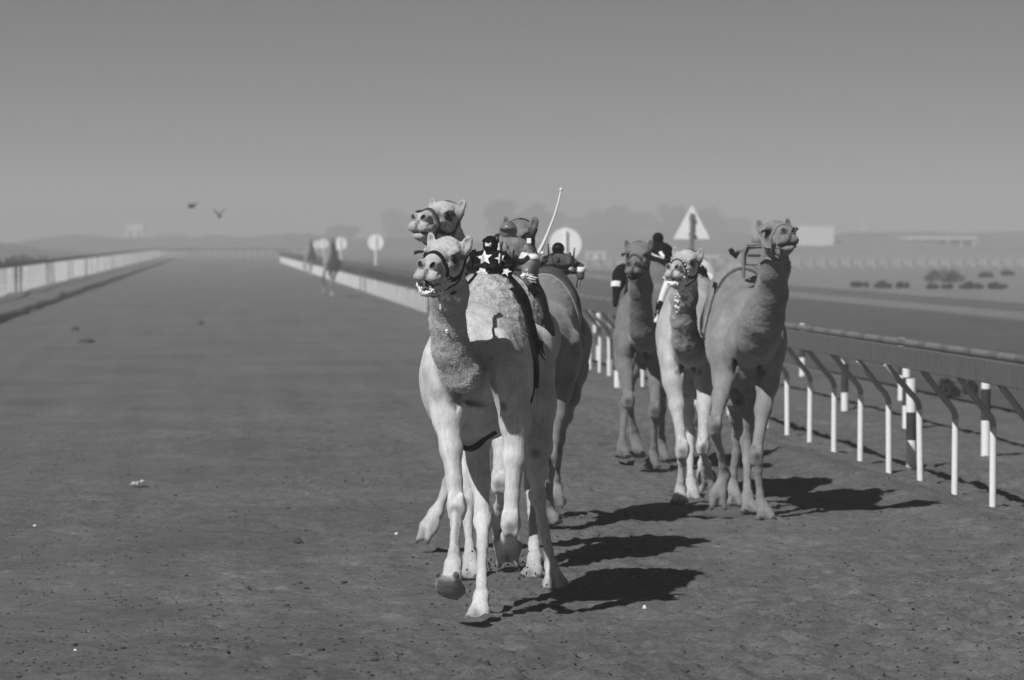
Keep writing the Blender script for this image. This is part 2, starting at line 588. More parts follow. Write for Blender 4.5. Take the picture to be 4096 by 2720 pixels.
mb = MB(); mb.tube([(low_x(d) - lr.location.x, d - 34, 1.0) for d in np.linspace(30, 150, 40)], 0.045, 10)
mb.build("tube", MAT['tube_grey'], lr)
cl = MB(); cl.tube([(0, -0.22, 0), (0, 0.22, 0)], 0.047, 10)
clo = cl.build("clamp", MAT['clamp_grey'], lr); first = True
for i in range(46):
    d = 31 + i * 1.32
    o = clo if first else bpy.data.objects.new("clamp", clo.data)
    if not first: COL.objects.link(o); o.parent = lr
    first = False
    o.location = (low_x(d) - lr.location.x, d - 34, 1.0)
    o.rotation_euler = (0, 0, 0.0764)
pm = MB(); pm.tube([(0, 0, -0.1), (0, 0, 1.0)], 0.022, 8)
pmo = pm.build("support", MAT['pole_grey'], lr); first = True
for i in range(10):
    d = 58 + i * 10.5
    o = pmo if first else bpy.data.objects.new("support", pmo.data)
    if not first: COL.objects.link(o); o.parent = lr
    first = False
    o.location = (low_x(d) - lr.location.x, d - 34, 0.0)

# banded marker posts
def marker_post(px, py, label, h=0.87, r=0.050, bands=(0.36, 0.64), lean=0.0):
    d = F_PX * CAM_Z / (py - HORIZON)
    x = (px - W_PX / 2) / F_PX * d
    z0 = float(ground_z(x, d))
    root = empty("marker_post", (x, d, z0))
    root.rotation_euler = (random.gauss(0, 0.01), lean, random.uniform(0, 6))
    tag(root, label, "post", "banded marker posts beyond the railing")
    a_, b_ = bands
    MB().tube([(0, 0, -0.15), (0, 0, h * a_)], r, 14).build("lower_band", MAT['white_paint'], root)
    MB().tube([(0, 0, h * a_), (0, 0, h * b_)], r * 1.004, 14).build("middle_band", MAT['dark_paint'], root)
    MB().tube([(0, 0, h * b_), (0, 0, h)], r, 14).build("upper_band", MAT['white_paint'], root)
    return root


for px_, py_, lb, bd in (
        (3647, 1854, "white marker post with one wide dark band, right behind a white rail post", (0.30, 0.62)),
        (3627, 1700, "dark-banded marker post half hidden behind the wide-banded marker post", (0.33, 0.72)),
        (3606, 1594, "slim white-topped marker post rising above the grey railing board, second row", (0.40, 0.70)),
        (3380, 1627, "marker post with a long dark band seen under the railing board", (0.28, 0.72)),
        (3210, 1503, "marker post standing beside the tall camel's flank, white top above the board", (0.36, 0.72)),
        (3945, 1806, "dark-banded marker post beside the last bent railing post", (0.42, 0.80)),
        (2470, 1560, "white marker post behind the dark camel with black robot", (0.3, 0.7)),
        (2440, 1500, "white marker post in the gap beside the dark camel", (0.3, 0.7)),
        (2395, 1440, "small far marker post in the gap between the two camel groups", (0.3, 0.7)),
        (2380, 1330, "tiny distant marker post beyond the gap between the camel groups", (0.3, 0.7))):
    marker_post(px_, py_, lb, bands=bd)

# ------------------------------------------------------------------ signs seen from behind
def ring_pts(r, n=40): return [(r * math.cos(2 * math.pi * i / n), r * math.sin(2 * math.pi * i / n)) for i in range(n)]


def plate(outline, t=0.02):
    n = len(outline)
    v = [(x, -t / 2, z) for x, z in outline] + [(x, t / 2, z) for x, z in outline]
    f = [tuple(range(n)), tuple(range(n, 2 * n))[::-1]] + [(i, i + n, (i + 1) % n + n, (i + 1) % n) for i in range(n)]
    return v, f


def round_sign(px, py, d, dia, label):
    c = pix(px, py, d)
    root = empty("round_sign", (c[0], d, 0))
    tag(root, label, "sign", "round signs along the rail")
    v, f = plate([(x, z + c[2]) for x, z in ring_pts(dia / 2)])
    mesh_obj("disc", v, f, MAT['sign_back'], root, smooth=False)
    MB().tube([(0, -0.06, -0.1), (0, -0.06, c[2] + dia * 0.42)], 0.045, 12).build("pole", MAT['white_paint'], root)
    for q in (-0.3, 0.3):
        bk = MB(); bk.box((0, -0.02, c[2] + dia * q), (dia * 0.2, 0.03, 0.03)); bk.build("bracket", MAT['sign_back'], root, smooth=False)


round_sign(2262, 976, 92, 0.77, "large round pale sign on a white pole, right behind the robot with two antennas")
round_sign(1503, 970, 183, 0.76, "round pale sign on white pole, standing apart by the rail left of the lead camel")
round_sign(1362, 975, 226, 0.76, "round pale sign on white pole beside the nearer distant camel")
round_sign(1294, 976, 300, 0.78, "small hazy round sign between the two distant camels")
round_sign(1267, 979, 390, 0.80, "faintest round sign, last of the row in the haze")

c = pix(2767, 905, 95)
ts = empty("triangle_sign", (c[0], 95, 0))
tag(ts, "pale triangular road sign on a dark pole above the small camel with foam", "sign")
ta, tb_, tcx = pix(2767, 818, 95)[2], pix(2767, 956, 95)[2], 0.46
outl = []
P3 = [(-tcx, tb_), (tcx, tb_), (0, ta)]
for i in range(3):
    p0 = np.array(P3[i]); pa = np.array(P3[i - 1]); pb = np.array(P3[(i + 1) % 3])
    ua = (pa - p0) / np.linalg.norm(pa - p0); ub = (pb - p0) / np.linalg.norm(pb - p0)
    for t in np.linspace(0, 1, 5):
        outl.append(tuple(p0 + 0.05 * ((1 - t) * (1 - t) * ua + t * t * ub)))
v, f = plate(outl)
mesh_obj("plate", v, f, MAT['sign_back'], ts, smooth=False)
MB().tube([(0, -0.06, -0.1), (0, -0.06, ta - 0.22)], 0.055, 14).build("pole", MAT['pole_grey'], ts)
mb = MB(); mb.box((0, -0.05, tb_ + 0.12), (0.16, 0.14, 0.05)); mb.box((0, -0.05, ta - 0.34), (0.14, 0.14, 0.05))
mb.build("clamp", MAT['pole_grey'], ts, smooth=False)

# ------------------------------------------------------------------ distance-field modelling (one continuous skin per animal)
_L3 = np.random.default_rng(5).random((64, 64, 64)).astype(np.float32)


def noise3(P):
    i = np.floor(P).astype(int); u = P - i; u = u * u * (3 - 2 * u)
    out = 0
    for a_ in (0, 1):
        for b_ in (0, 1):
            for c_ in (0, 1):
                w = (u[:, 0] if a_ else 1 - u[:, 0]) * (u[:, 1] if b_ else 1 - u[:, 1]) * (u[:, 2] if c_ else 1 - u[:, 2])
                out = out + w * _L3[(i[:, 0] + a_) & 63, (i[:, 1] + b_) & 63, (i[:, 2] + c_) & 63]
    return out - 0.5


class Field:
    def __init__(self): self.prims = []

    def cap(self, a, ra, b, rb, k=0.04, tone=None, squash=None, fl=0.0):
        self.prims.append(('cap', np.array(a, float), float(ra), np.array(b, float), float(rb), k, tone, squash, fl)); return self

    def chain(self, pts, radii, k=0.04, tone=None, squash=None, fl=0.0):
        for i in range(len(pts) - 1):
            tn = tone[i] if isinstance(tone, (list, tuple)) else tone
            self.cap(pts[i], radii[i], pts[i + 1], radii[i + 1], k, tn, squash, fl)
        return self

    def ell(self, c, r, rot=None, k=0.05, tone=None, cut=False, fl=0.0):
        self.prims.append(('ell', np.array(c, float), np.array(r, float), np.eye(3) if rot is None else rot, k, tone, cut, fl)); return self

    def bounds(self):
        lo, hi = [], []
        for p in self.prims:
            if p[0] == 'cap':
                lo += [p[1] - p[2], p[3] - p[4]]; hi += [p[1] + p[2], p[3] + p[4]]
            elif not p[6]:
                m = np.abs(p[3]) @ p[2]
                lo.append(p[1] - m); hi.append(p[1] + m)
        return np.min(lo, 0), np.max(hi, 0)

    def grid(self, lo, hi, h):
        lo = np.array(lo) - 2 * h; n = np.ceil((np.array(hi) + 2 * h - lo) / h).astype(int) + 1
        D = np.full(n, 1.0, np.float32); T = np.ones(n, np.float32); FL = np.zeros(n, np.float32)
        ax = [lo[i] + h * np.arange(n[i]) for i in range(3)]
        for p in self.prims:
            if p[0] == 'cap':
                _, a, ra, b, rb, k, tone, sq, fl = p
                mg = k + 3 * h
                bl = np.minimum(a - ra, b - rb) - mg; bh = np.maximum(a + ra, b + rb) + mg
            else:
                _, c, r, R, k, tone, cut, fl = p
                m = np.abs(R) @ r + k + 3 * h
                bl, bh = c - m, c + m
            i0 = np.clip(np.floor((bl - lo) / h).astype(int), 0, n); i1 = np.clip(np.ceil((bh - lo) / h).astype(int) + 1, 0, n)
            if np.any(i1 <= i0): continue
            sl = tuple(slice(i0[i], i1[i]) for i in range(3))
            X, Y, Z = np.meshgrid(*[ax[i][sl[i]] for i in range(3)], indexing='ij', copy=False)
            if p[0] == 'cap':
                ab = b - a; L2 = ab @ ab + 1e-12
                t = np.clip(((X - a[0]) * ab[0] + (Y - a[1]) * ab[1] + (Z - a[2]) * ab[2]) / L2, 0, 1)
                vx = X - a[0] - t * ab[0]; vy = Y - a[1] - t * ab[1]; vz = Z - a[2] - t * ab[2]
                if sq is not None:
                    u, s_ = sq
                    w = (vx * u[0] + vy * u[1] + vz * u[2]) * (s_ - 1)
                    vx = vx + w * u[0]; vy = vy + w * u[1]; vz = vz + w * u[2]
                d = np.sqrt(vx * vx + vy * vy + vz * vz) - (ra + (rb - ra) * t)
                cut = False
            else:
                Ri = R.T
                dx, dy, dz = X - c[0], Y - c[1], Z - c[2]
                lx = Ri[0, 0] * dx + Ri[0, 1] * dy + Ri[0, 2] * dz
                ly = Ri[1, 0] * dx + Ri[1, 1] * dy + Ri[1, 2] * dz
                lz = Ri[2, 0] * dx + Ri[2, 1] * dy + Ri[2, 2] * dz
                k0 = np.sqrt((lx / r[0]) ** 2 + (ly / r[1]) ** 2 + (lz / r[2]) ** 2)
                k1 = np.sqrt((lx / r[0] ** 2) ** 2 + (ly / r[1] ** 2) ** 2 + (lz / r[2] ** 2) ** 2) + 1e-9
                d = k0 * (k0 - 1) / k1
                d = np.where(k0 < 0.2, -r.min() * (1 - k0), d)
            A = D[sl]
            if cut:
                hh = np.clip(0.5 - 0.5 * (A + d) / k, 0, 1)
                D[sl] = A * (1 - hh) + (-d) * hh + k * hh * (1 - hh)
                if tone is not None: T[sl] = T[sl] * (1 - hh) + tone * hh
            else:
                hh = np.clip(0.5 + 0.5 * (A - d) / k, 0, 1)
                D[sl] = A * (1 - hh) + d * hh - k * hh * (1 - hh)
                T[sl] = T[sl] * (1 - hh) + (1.0 if tone is None else tone) * hh
                FL[sl] = FL[sl] * (1 - hh) + fl * hh
        return Grid(D, T, FL, lo, h)


class Grid:
    def __init__(self, D, T, FL, lo, h):
        self.D, self.T, self.FL, self.lo, self.h = D, T, FL, lo, h

    def tri(self, p, A=None):
        A = self.D if A is None else A
        q = (np.asarray(p) - self.lo) / self.h
        n = np.array(A.shape)
        q = np.clip(q, 0, n - 1.001)
        i = np.floor(q).astype(int); u = q - i
        out = 0
        for dx in (0, 1):
            for dy in (0, 1):
                for dz in (0, 1):
                    w = (u[:, 0] if dx else 1 - u[:, 0]) * (u[:, 1] if dy else 1 - u[:, 1]) * (u[:, 2] if dz else 1 - u[:, 2])
                    out = out + w * A[i[:, 0] + dx, i[:, 1] + dy, i[:, 2] + dz]
        return out

    def grad(self, p):
        e = self.h
        g = np.stack([self.tri(p + np.eye(3)[i] * e) - self.tri(p - np.eye(3)[i] * e) for i in range(3)], -1)
        return g / (np.linalg.norm(g, axis=1, keepdims=True) + 1e-9)

    def project(self, p, off=0.0, it=8):
        p = np.array(p, float)
        for _ in range(it):
            p = p - (self.tri(p) - off)[:, None] * self.grad(p) * 0.8
        return p

    def surface(self):
        D, h = self.D, self.h
        S = D < 0
        nx_, ny_, nz_ = D.shape
        cnt = np.zeros((nx_ - 1, ny_ - 1, nz_ - 1), np.int8)
        offs = [(i, j, k) for i in (0, 1) for j in (0, 1) for k in (0, 1)]
        for o in offs: cnt += S[o[0]:nx_ - 1 + o[0], o[1]:ny_ - 1 + o[1], o[2]:nz_ - 1 + o[2]]
        act = (cnt > 0) & (cnt < 8)
        cells = np.argwhere(act)
        idx = np.full(act.shape, -1, np.int64); idx[act] = np.arange(len(cells))
        val = np.stack([D[cells[:, 0] + o[0], cells[:, 1] + o[1], cells[:, 2] + o[2]] for o in offs], -1)
        acc = np.zeros((len(cells), 3)); num = np.zeros(len(cells))
        oa = np.array(offs, float)
        for ia in range(8):
            for ib in range(ia + 1, 8):
                if np.abs(oa[ia] - oa[ib]).sum() != 1: continue
                fa, fb = val[:, ia], val[:, ib]
                m = (fa < 0) != (fb < 0)
                t = np.where(m, fa / np.where(m, fa - fb, 1), 0)
                acc += m[:, None] * (oa[ia] + t[:, None] * (oa[ib] - oa[ia])); num += m
        vl = acc / num[:, None] + cells
        verts = self.lo + vl * h
        quads = []
        for axn in range(3):
            sa = [slice(None)] * 3; sb = [slice(None)] * 3
            sa[axn] = slice(0, -1); sb[axn] = slice(1, None)
            ch = S[tuple(sa)] != S[tuple(sb)]
            e = np.argwhere(ch)
            a1, a2 = (axn + 1) % 3, (axn + 2) % 3
            ok = (e[:, a1] > 0) & (e[:, a2] > 0) & (e[:, a1] < D.shape[a1] - 1) & (e[:, a2] < D.shape[a2] - 1)
            e = e[ok]
            def cid(d1, d2):
                c_ = e.copy(); c_[:, a1] += d1; c_[:, a2] += d2
                return idx[c_[:, 0], c_[:, 1], c_[:, 2]]
            q = np.stack([cid(-1, -1), cid(0, -1), cid(0, 0), cid(-1, 0)], -1)
            ins = S[e[:, 0], e[:, 1], e[:, 2]]
            q[~ins] = q[~ins][:, ::-1]
            quads.append(q)
        F = np.concatenate(quads)
        F = F[(F >= 0).all(1)]
        # light relaxation
        for _ in range(2):
            s_ = np.zeros_like(verts); c_ = np.zeros(len(verts))
            for i in range(4):
                a_, b_ = F[:, i], F[:, (i + 1) % 4]
                np.add.at(s_, a_, verts[b_]); np.add.at(c_, a_, 1); np.add.at(s_, b_, verts[a_]); np.add.at(c_, b_, 1)
            verts = verts * 0.6 + 0.4 * s_ / np.maximum(c_, 1)[:, None]
        return verts, F


def rot_xyz(yaw=0, pitch=0, roll=0):
    """forward = +x; yaw about z, pitch lifts the nose, roll about x (degrees)"""
    y, p, r = map(math.radians, (yaw, pitch, roll))
    Rz = np.array([[math.cos(y), -math.sin(y), 0], [math.sin(y), math.cos(y), 0], [0, 0, 1]])
    Ry = np.array([[math.cos(p), 0, -math.sin(p)], [0, 1, 0], [math.sin(p), 0, math.cos(p)]])
    Rx = np.array([[1, 0, 0], [0, math.cos(r), -math.sin(r)], [0, math.sin(r), math.cos(r)]])
    return Rz @ Ry @ Rx


def unit(v): return v / (np.linalg.norm(v) + 1e-12)


class Camel:
    def __init__(self, name, label, x, d, yaw, head, neck, legs, coat, h=0.012, hh=0.006, jaw=4, hs=1.0, hump=1.0, width=1.0,
                 body_dz=0.0, fluff=1.0, face_tone=0.85, neck_wool=0.3, neck_tone=0.85, group="racing camels"):
        self.x, self.d, self.yaw = x, d, yaw
        ps = math.radians(yaw)
        self.th = math.atan2(-math.cos(ps), -math.sin(ps))
        c_, s_ = math.cos(self.th), math.sin(self.th)
        self.M = np.array([[c_, s_, 0], [-s_, c_, 0], [0, 0, 1]])       # world -> local
        self.o = np.array([x, d, 0.0])
        self.spots = []
        F = Field()
        Yax = np.array([0, 1.0, 0])
        w = width; bz = body_dz
        # trunk
        F.ell((0.12, 0, 1.40 + bz), (0.72, 0.31 * w, 0.40), k=0.1)
        F.ell((0.52, 0, 1.39 + bz), (0.30, 0.255 * w, 0.36), k=0.12)
        F.ell((-0.45, 0, 1.49 + bz), (0.45, 0.25 * w, 0.29), k=0.12)
        F.ell((-0.80, 0, 1.52 + bz), (0.27, 0.23 * w, 0.25), k=0.12)
        F.ell((-0.14, 0, 1.72 + bz), (0.42, 0.235 * w, 0.24 * hump), k=0.14, fl=fluff, tone=0.95)
        F.ell((-0.20, 0, 1.86 + bz), (0.22, 0.13 * w, 0.16 * hump), k=0.16, fl=fluff, tone=0.90)
        F.ell((0.38, 0, 1.62 + bz), (0.28, 0.13 * w, 0.16), k=0.14, fl=fluff * 0.7)
        F.ell((0.46, 0, 1.03 + bz), (0.13, 0.085, 0.075), k=0.05, tone=0.7)       # breast pad
        # tail
        F.chain([(-1.0, 0, 1.50 + bz), (-1.10, 0.02, 1.30), (-1.12, 0.03, 1.02), (-1.10, 0.03, 0.86)], [0.05, 0.034, 0.026, 0.02], 0.03)
        # head
        hx, hy, hd, hyaw, hpitch, hroll = head
        self.hc = self.loc(pix(hx, hy, hd))
        self.HR = rot_xyz(-(hyaw - yaw), hpitch, -hroll)
        self.hs = hs
        self.build_head(F, jaw, face_tone)
        # neck
        npts = [self.loc(pix(a, b, c)) for a, b, c, r in neck]
        nr = [r for *_, r in neck]
        nape = self.H((-0.075, 0, -0.05))
        pts = [nape] + npts
        rad = [0.082 * hs] + nr
        for i in range(len(pts) - 1):
            F.cap(pts[i], rad[i], pts[i + 1], rad[i + 1], 0.06 if i < 2 else 0.030, neck_tone if i < len(pts) - 2 else None, None, neck_wool if i < len(pts) - 2 else 0.0)
        F.cap(self.H((-0.02, 0, -0.06)), 0.07 * hs, npts[0], nr[0] * 0.92, 0.05, 0.92)
        F.ell(npts[-2] + np.array([0.075, 0, -nr[-2] - 0.012]), (0.085, 0.17, 0.016), rot_xyz(0, 25, 0), 0.028, 0.6, True)   # fold where neck meets breast, shade under the neck put into its tone
        self.neck_cut = (npts[0] * 0.55 + nape * 0.45, unit(npts[0] - nape))
        # legs
        for key, (joints, foot) in legs.items():
            self.leg(F, key, [self.loc(pix(*j)) for j in joints], foot)
        self.F = F
        lo, hi = F.bounds()
        gb = F.grid(lo, hi, h)
        R_ = 0.42 * hs
        mid = self.H((0.14, 0, -0.02))
        gh = F.grid(mid - np.array([R_, R_ * 0.95, R_ * 0.9]), mid + np.array([R_, R_ * 0.95, R_ * 0.9]), hh)
        self.gb, self.gh = gb, gh
        vb, fb = gb.surface(); vh, fh = gh.surface()
        pc, nc = self.neck_cut
        def above(v): return ((v - pc) @ nc < 0) & (np.linalg.norm(v - self.hc, axis=1) < 0.60)
        keep_b = ~(above(vb + nc * 0.012)[fb].all(1))
        keep_h = above(vh - nc * 0.010)[fh].all(1)
        V = np.concatenate([vb, vh]); Fc = np.concatenate([fb[keep_b], fh[keep_h] + len(vb)])
        used = np.unique(Fc); remap = np.full(len(V), -1); remap[used] = np.arange(len(used))
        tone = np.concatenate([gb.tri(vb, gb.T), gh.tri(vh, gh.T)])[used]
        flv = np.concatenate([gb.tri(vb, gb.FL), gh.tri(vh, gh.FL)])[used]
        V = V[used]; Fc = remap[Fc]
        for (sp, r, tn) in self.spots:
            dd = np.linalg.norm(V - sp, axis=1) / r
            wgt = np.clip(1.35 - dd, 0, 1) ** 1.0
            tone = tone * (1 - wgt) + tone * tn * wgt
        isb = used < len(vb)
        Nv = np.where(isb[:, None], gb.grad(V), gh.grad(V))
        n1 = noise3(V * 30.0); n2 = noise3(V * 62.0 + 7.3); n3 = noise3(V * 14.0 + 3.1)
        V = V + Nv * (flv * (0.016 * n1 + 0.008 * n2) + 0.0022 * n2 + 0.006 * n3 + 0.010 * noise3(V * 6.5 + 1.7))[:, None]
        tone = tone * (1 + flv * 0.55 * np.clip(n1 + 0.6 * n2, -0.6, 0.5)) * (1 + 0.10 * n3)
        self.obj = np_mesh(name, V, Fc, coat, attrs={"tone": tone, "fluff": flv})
        self.obj.location = (x, d, 0); self.obj.rotation_euler = (0, 0, self.th)
        tag(self.obj, label, "camel", group)
        self.eyes()

    def loc(self, pw): return self.M @ (np.asarray(pw, float) - self.o)
    def world(self, p): return self.M.T @ np.asarray(p, float) + self.o
    def H(self, p): return self.hc + self.HR @ (np.array(p, float) * self.hs)

    def build_head(self, F, jaw, ft):
        s, R, H = self.hs, self.HR, self.H
        E = lambda c, r, k=0.03, tone=None, cut=False, rot=None, fl=0.0: F.ell(H(c), np.array(r) * s, R if rot is None else R @ rot, k * s, tone, cut, fl)
        def C(a, ra, b, rb, k=0.03, tone=None, sq=None, fl=0.0): F.cap(H(a), ra * s, H(b), rb * s, k * s, tone, None if sq is None else (R @ np.array([0, 1.0, 0]), sq), fl)
        E((-0.015, 0, 0.022), (0.118, 0.092, 0.090), 0.04, fl=0.25)             # cranium
        E((-0.035, 0, 0.075), (0.085, 0.075, 0.045), 0.04, 1.06, fl=0.6)        # poll wool
        C((0.03, 0, 0.025), 0.076, (0.19, 0, 0.012), 0.052, 0.05, sq=1.0, fl=0.15)  # brow to nose
        C((0.19, 0, 0.012), 0.052, (0.320, 0, -0.004), 0.042, 0.04)
        for q in (-1, 1):
            E((0.085, q * 0.078, 0.058), (0.054, 0.024, 0.020), 0.022, fl=0.3)  # brow ridge
            E((0.060, q * 0.066, -0.050), (0.105, 0.038, 0.068), 0.05, fl=0.2)  # cheek
            E((0.135, q * 0.070, -0.012), (0.065, 0.016, 0.018), 0.022)         # cheek bone
            C((0.19, q * 0.036, -0.040), 0.042, (0.310, q * 0.036, -0.045), 0.040, 0.03, ft)    # upper jaw side
            E((0.345, q * 0.035, -0.054), (0.042, 0.040, 0.033), 0.016, ft)                     # split lip halves
            E((0.300, q * 0.060, -0.068), (0.046, 0.022, 0.021), 0.016, ft)                     # lip corner
            E((0.345, q * 0.034, 0.010), (0.036, 0.029, 0.027), 0.012, ft * 0.95)               # nostril wing
            E((0.300, q * 0.040, 0.010), (0.035, 0.016, 0.018), 0.02, ft)
        E((0.378, 0, -0.028), (0.014, 0.012, 0.026), 0.014, ft * 0.85)          # septum
        E((0.400, 0, -0.070), (0.026, 0.0045, 0.045), 0.009, ft * 0.4, True)     # cleft of the lip
        for q in (-1, 1):
            rn = rot_xyz(q * 30, 0, q * -30)
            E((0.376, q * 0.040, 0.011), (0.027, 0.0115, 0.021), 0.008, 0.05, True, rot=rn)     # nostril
            E((0.318, q * 0.075, -0.028), (0.055, 0.010, 0.006), 0.012, ft * 0.6, True, rot=rot_xyz(q * -8, -20, 0))  # fold behind the lip, crease shade put into its tone
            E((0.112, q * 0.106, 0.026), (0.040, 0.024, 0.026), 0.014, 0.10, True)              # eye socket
        # lower jaw swings at the back
        jr = rot_xyz(0, -jaw, 0)
        piv = np.array([0.02, 0, -0.07])
        J = lambda p: tuple(piv + jr @ (np.array(p) - piv))
        C(J((0.02, 0, -0.095)), 0.060, J((0.20, 0, -0.110)), 0.038, 0.035, 0.95, fl=0.2)
        C(J((0.20, 0, -0.110)), 0.038, J((0.315, 0, -0.102)), 0.024, 0.018, ft)
        E(J((0.330, 0, -0.096)), (0.036, 0.036, 0.018), 0.012, ft * 1.05, rot=jr)       # lower lip
        for q in (-1, 1):
            C(J((0.345, q * 0.020, -0.090)), 0.015, J((0.255, q * 0.062, -0.080)), 0.016, 0.014, ft)   # rim of the lip
        if jaw > 7.5:
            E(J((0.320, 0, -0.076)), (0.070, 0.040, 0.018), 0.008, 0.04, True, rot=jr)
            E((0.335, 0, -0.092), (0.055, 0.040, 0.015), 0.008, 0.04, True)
        else:
            E((0.350, 0, -0.0870), (0.060, 0.075, 0.0045), 0.008, 0.22, True)
        # ears: small rounded cups set low on the sides of the crown
        for q in (-1, 1):
            re_ = rot_xyz(q * 20, 8, q * -16)
            E((-0.050, q * 0.102, 0.092), (0.021, 0.029, 0.054), 0.014, 0.95, rot=re_, fl=0.35)
            E((-0.030, q * 0.105, 0.098), (0.017, 0.018, 0.040), 0.010, 0.50, True, rot=re_)
            E((-0.045, q * 0.085, 0.050), (0.03, 0.026, 0.04), 0.03)
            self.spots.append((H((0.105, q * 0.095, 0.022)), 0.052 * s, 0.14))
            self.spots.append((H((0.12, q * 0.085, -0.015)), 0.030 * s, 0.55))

    def eyes(self):
        for q in (-1, 1):
            mb = MB(); mb.ball(self.H((0.104, q * 0.074, 0.026)), 0.023 * self.hs, 14, 10)
            mb.build("eye", MAT['eye'], self.obj)
            lash = MB()
            for i in range(34):
                t = i / 33
                a_ = self.H((0.072 + 0.062 * t, q * (0.093 + 0.006 * math.sin(math.pi * t)), 0.046 + 0.006 * math.sin(math.pi * t)))
                b_ = self.H((0.066 + 0.085 * t, q * ((0.132 if self.d < 25 else 0.122) + 0.012 * math.sin(math.pi * t) + 0.008 * random.random()), 0.026 + 0.02 * random.random()))
                lash.tube([a_, (a_ + b_) / 2 + self.HR @ np.array([0, 0, 0.004]), b_], [0.0030, 0.0022, 0.0008], 4)
            lash.build("eyelashes", MAT['hair_dark'], self.obj)
            self.spots_eye = None

    def leg(self, F, key, J, foot):
        front = key[0] == 'F'
        fp, fyaw = foot
        sh, el, kn, fe, ft = J
        lerp = lambda a, b, t: a + (b - a) * t
        side = 1 if key[1] == 'L' else -1
        if front:
            top = np.array([sh[0] - 0.12, sh[1] * 0.75, 1.62])
            F.cap(top, 0.070, sh, 0.100, 0.06)
            F.cap(sh, 0.110, el, 0.086, 0.045)
            F.ell(lerp(sh, el, 0.30) + np.array([0.06, side * 0.01, 0]), (0.070, 0.062, 0.105), None, 0.03)
            F.ell(lerp(sh, el, 0.7) + np.array([-0.07, side * 0.03, 0.02]), (0.085, 0.062, 0.14), None, 0.035)
            F.cap(sh + np.array([-0.02, side * 0.06, 0.10]), 0.05, lerp(sh, el, 0.8) + np.array([0.0, side * 0.05, 0]), 0.045, 0.03)
            for zz, yy in ((0.35, -0.088), (0.62, -0.080)):        # fold between leg and breast, darkened in tone as crease shade
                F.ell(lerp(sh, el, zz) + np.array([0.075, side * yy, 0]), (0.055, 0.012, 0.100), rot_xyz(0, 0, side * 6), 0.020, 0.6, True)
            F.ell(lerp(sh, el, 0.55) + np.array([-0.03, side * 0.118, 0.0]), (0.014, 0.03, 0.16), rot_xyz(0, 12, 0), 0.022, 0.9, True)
            F.chain([el, lerp(el, kn, 0.35), lerp(el, kn, 0.72)], [0.084, 0.064, 0.043], 0.04)
            F.cap(lerp(el, kn, 0.72), 0.043, kn, 0.050, 0.025)
            axk = unit(fe - kn) if fp > -60 else unit(kn - el)
            F.ell(kn, (0.058, 0.056, 0.080), frame_z(unit(kn - el) + 0.6 * unit(fe - kn)), 0.02)
            F.ell(kn + unit_perp(kn, el, fe) * 0.034, (0.028, 0.036, 0.036), None, 0.016, 0.75)
            F.cap(kn, 0.048, lerp(kn, fe, 0.3), 0.034, 0.03)
            F.cap(lerp(kn, fe, 0.3), 0.031, lerp(kn, fe, 0.8), 0.028, 0.02)
            bk = -unit_perp(kn, el, fe) if np.linalg.norm(kn - (el + fe) / 2) > 0.06 else np.array([-1.0, 0, 0])
            F.cap(lerp(kn, fe, 0.08) + bk * 0.036, 0.020, lerp(kn, fe, 0.9) + bk * 0.030, 0.015, 0.010)
            F.cap(lerp(el, kn, 0.3) + bk * 0.050, 0.024, lerp(el, kn, 0.95) + bk * 0.044, 0.014, 0.010)
            for q2 in (-1, 1):
                F.ell(kn + np.array([0.028, q2 * 0.034, 0.045]), (0.020, 0.016, 0.045), None, 0.014)
                F.ell(kn + np.array([0.026, q2 * 0.030, -0.050]), (0.020, 0.018, 0.030), None, 0.014)
            fwd = np.array([1.0, 0, 0])
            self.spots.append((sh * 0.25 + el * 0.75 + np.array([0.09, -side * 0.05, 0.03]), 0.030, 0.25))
            self.spots.append((kn + fwd * 0.07 + np.array([0, 0, -0.012]), 0.034, 0.40))
        else:
            F.cap(sh, 0.165, lerp(sh, el, 0.55) + np.array([0.02, 0, 0]), 0.135, 0.10)
            F.cap(lerp(sh, el, 0.55), 0.135, el, 0.085, 0.06)
            F.chain([el, lerp(el, kn, 0.5), lerp(el, kn, 0.85)], [0.085, 0.062, 0.043], 0.05)
            F.cap(lerp(el, kn, 0.85), 0.043, kn, 0.048, 0.03)
            F.ell(kn, (0.055, 0.050, 0.075), frame_z(kn - fe), 0.03)
            F.cap(kn, 0.044, lerp(kn, fe, 0.35), 0.034, 0.03)
            F.cap(lerp(kn, fe, 0.35), 0.034, lerp(kn, fe, 0.8), 0.031, 0.02)
            F.cap(lerp(kn, fe, 0.02) + np.array([-0.036, 0, 0.01]), 0.022, lerp(kn, fe, 0.9) + np.array([-0.030, 0, 0]), 0.015, 0.010)
            self.spots.append((el + np.array([0.085, 0, -0.03]), 0.036, 0.40))
        # fetlock, pastern and the broad two-toed pad
        F.cap(lerp(kn, fe, 0.8), 0.031, fe, 0.044, 0.025)
        R = rot_xyz(fyaw, fp, 0)
        G = lambda p: ft + R @ np.array(p, float)
        F.cap(fe, 0.042, G((0.005, 0.030, 0.012)), 0.034, 0.025)
        F.cap(fe, 0.042, G((0.005, -0.030, 0.012)), 0.034, 0.025)
        F.ell(G((0.0, 0, -0.020)), (0.102, 0.088, 0.026), R, 0.020, 0.42)
        for q in (-1, 1):
            rt = R @ rot_xyz(q * 10, 0, 0)
            F.cap(G((0.005, q * 0.028, 0.010)), 0.034, G((0.092, q * 0.048, -0.014)), 0.022, 0.014, 0.8)
            F.ell(G((0.116, q * 0.054, -0.014)), (0.024, 0.018, 0.016), rt, 0.008, 0.20)
        F.ell(G((0.108, 0, 0.018)), (0.062, 0.011, 0.036), R, 0.010, 0.4, True)


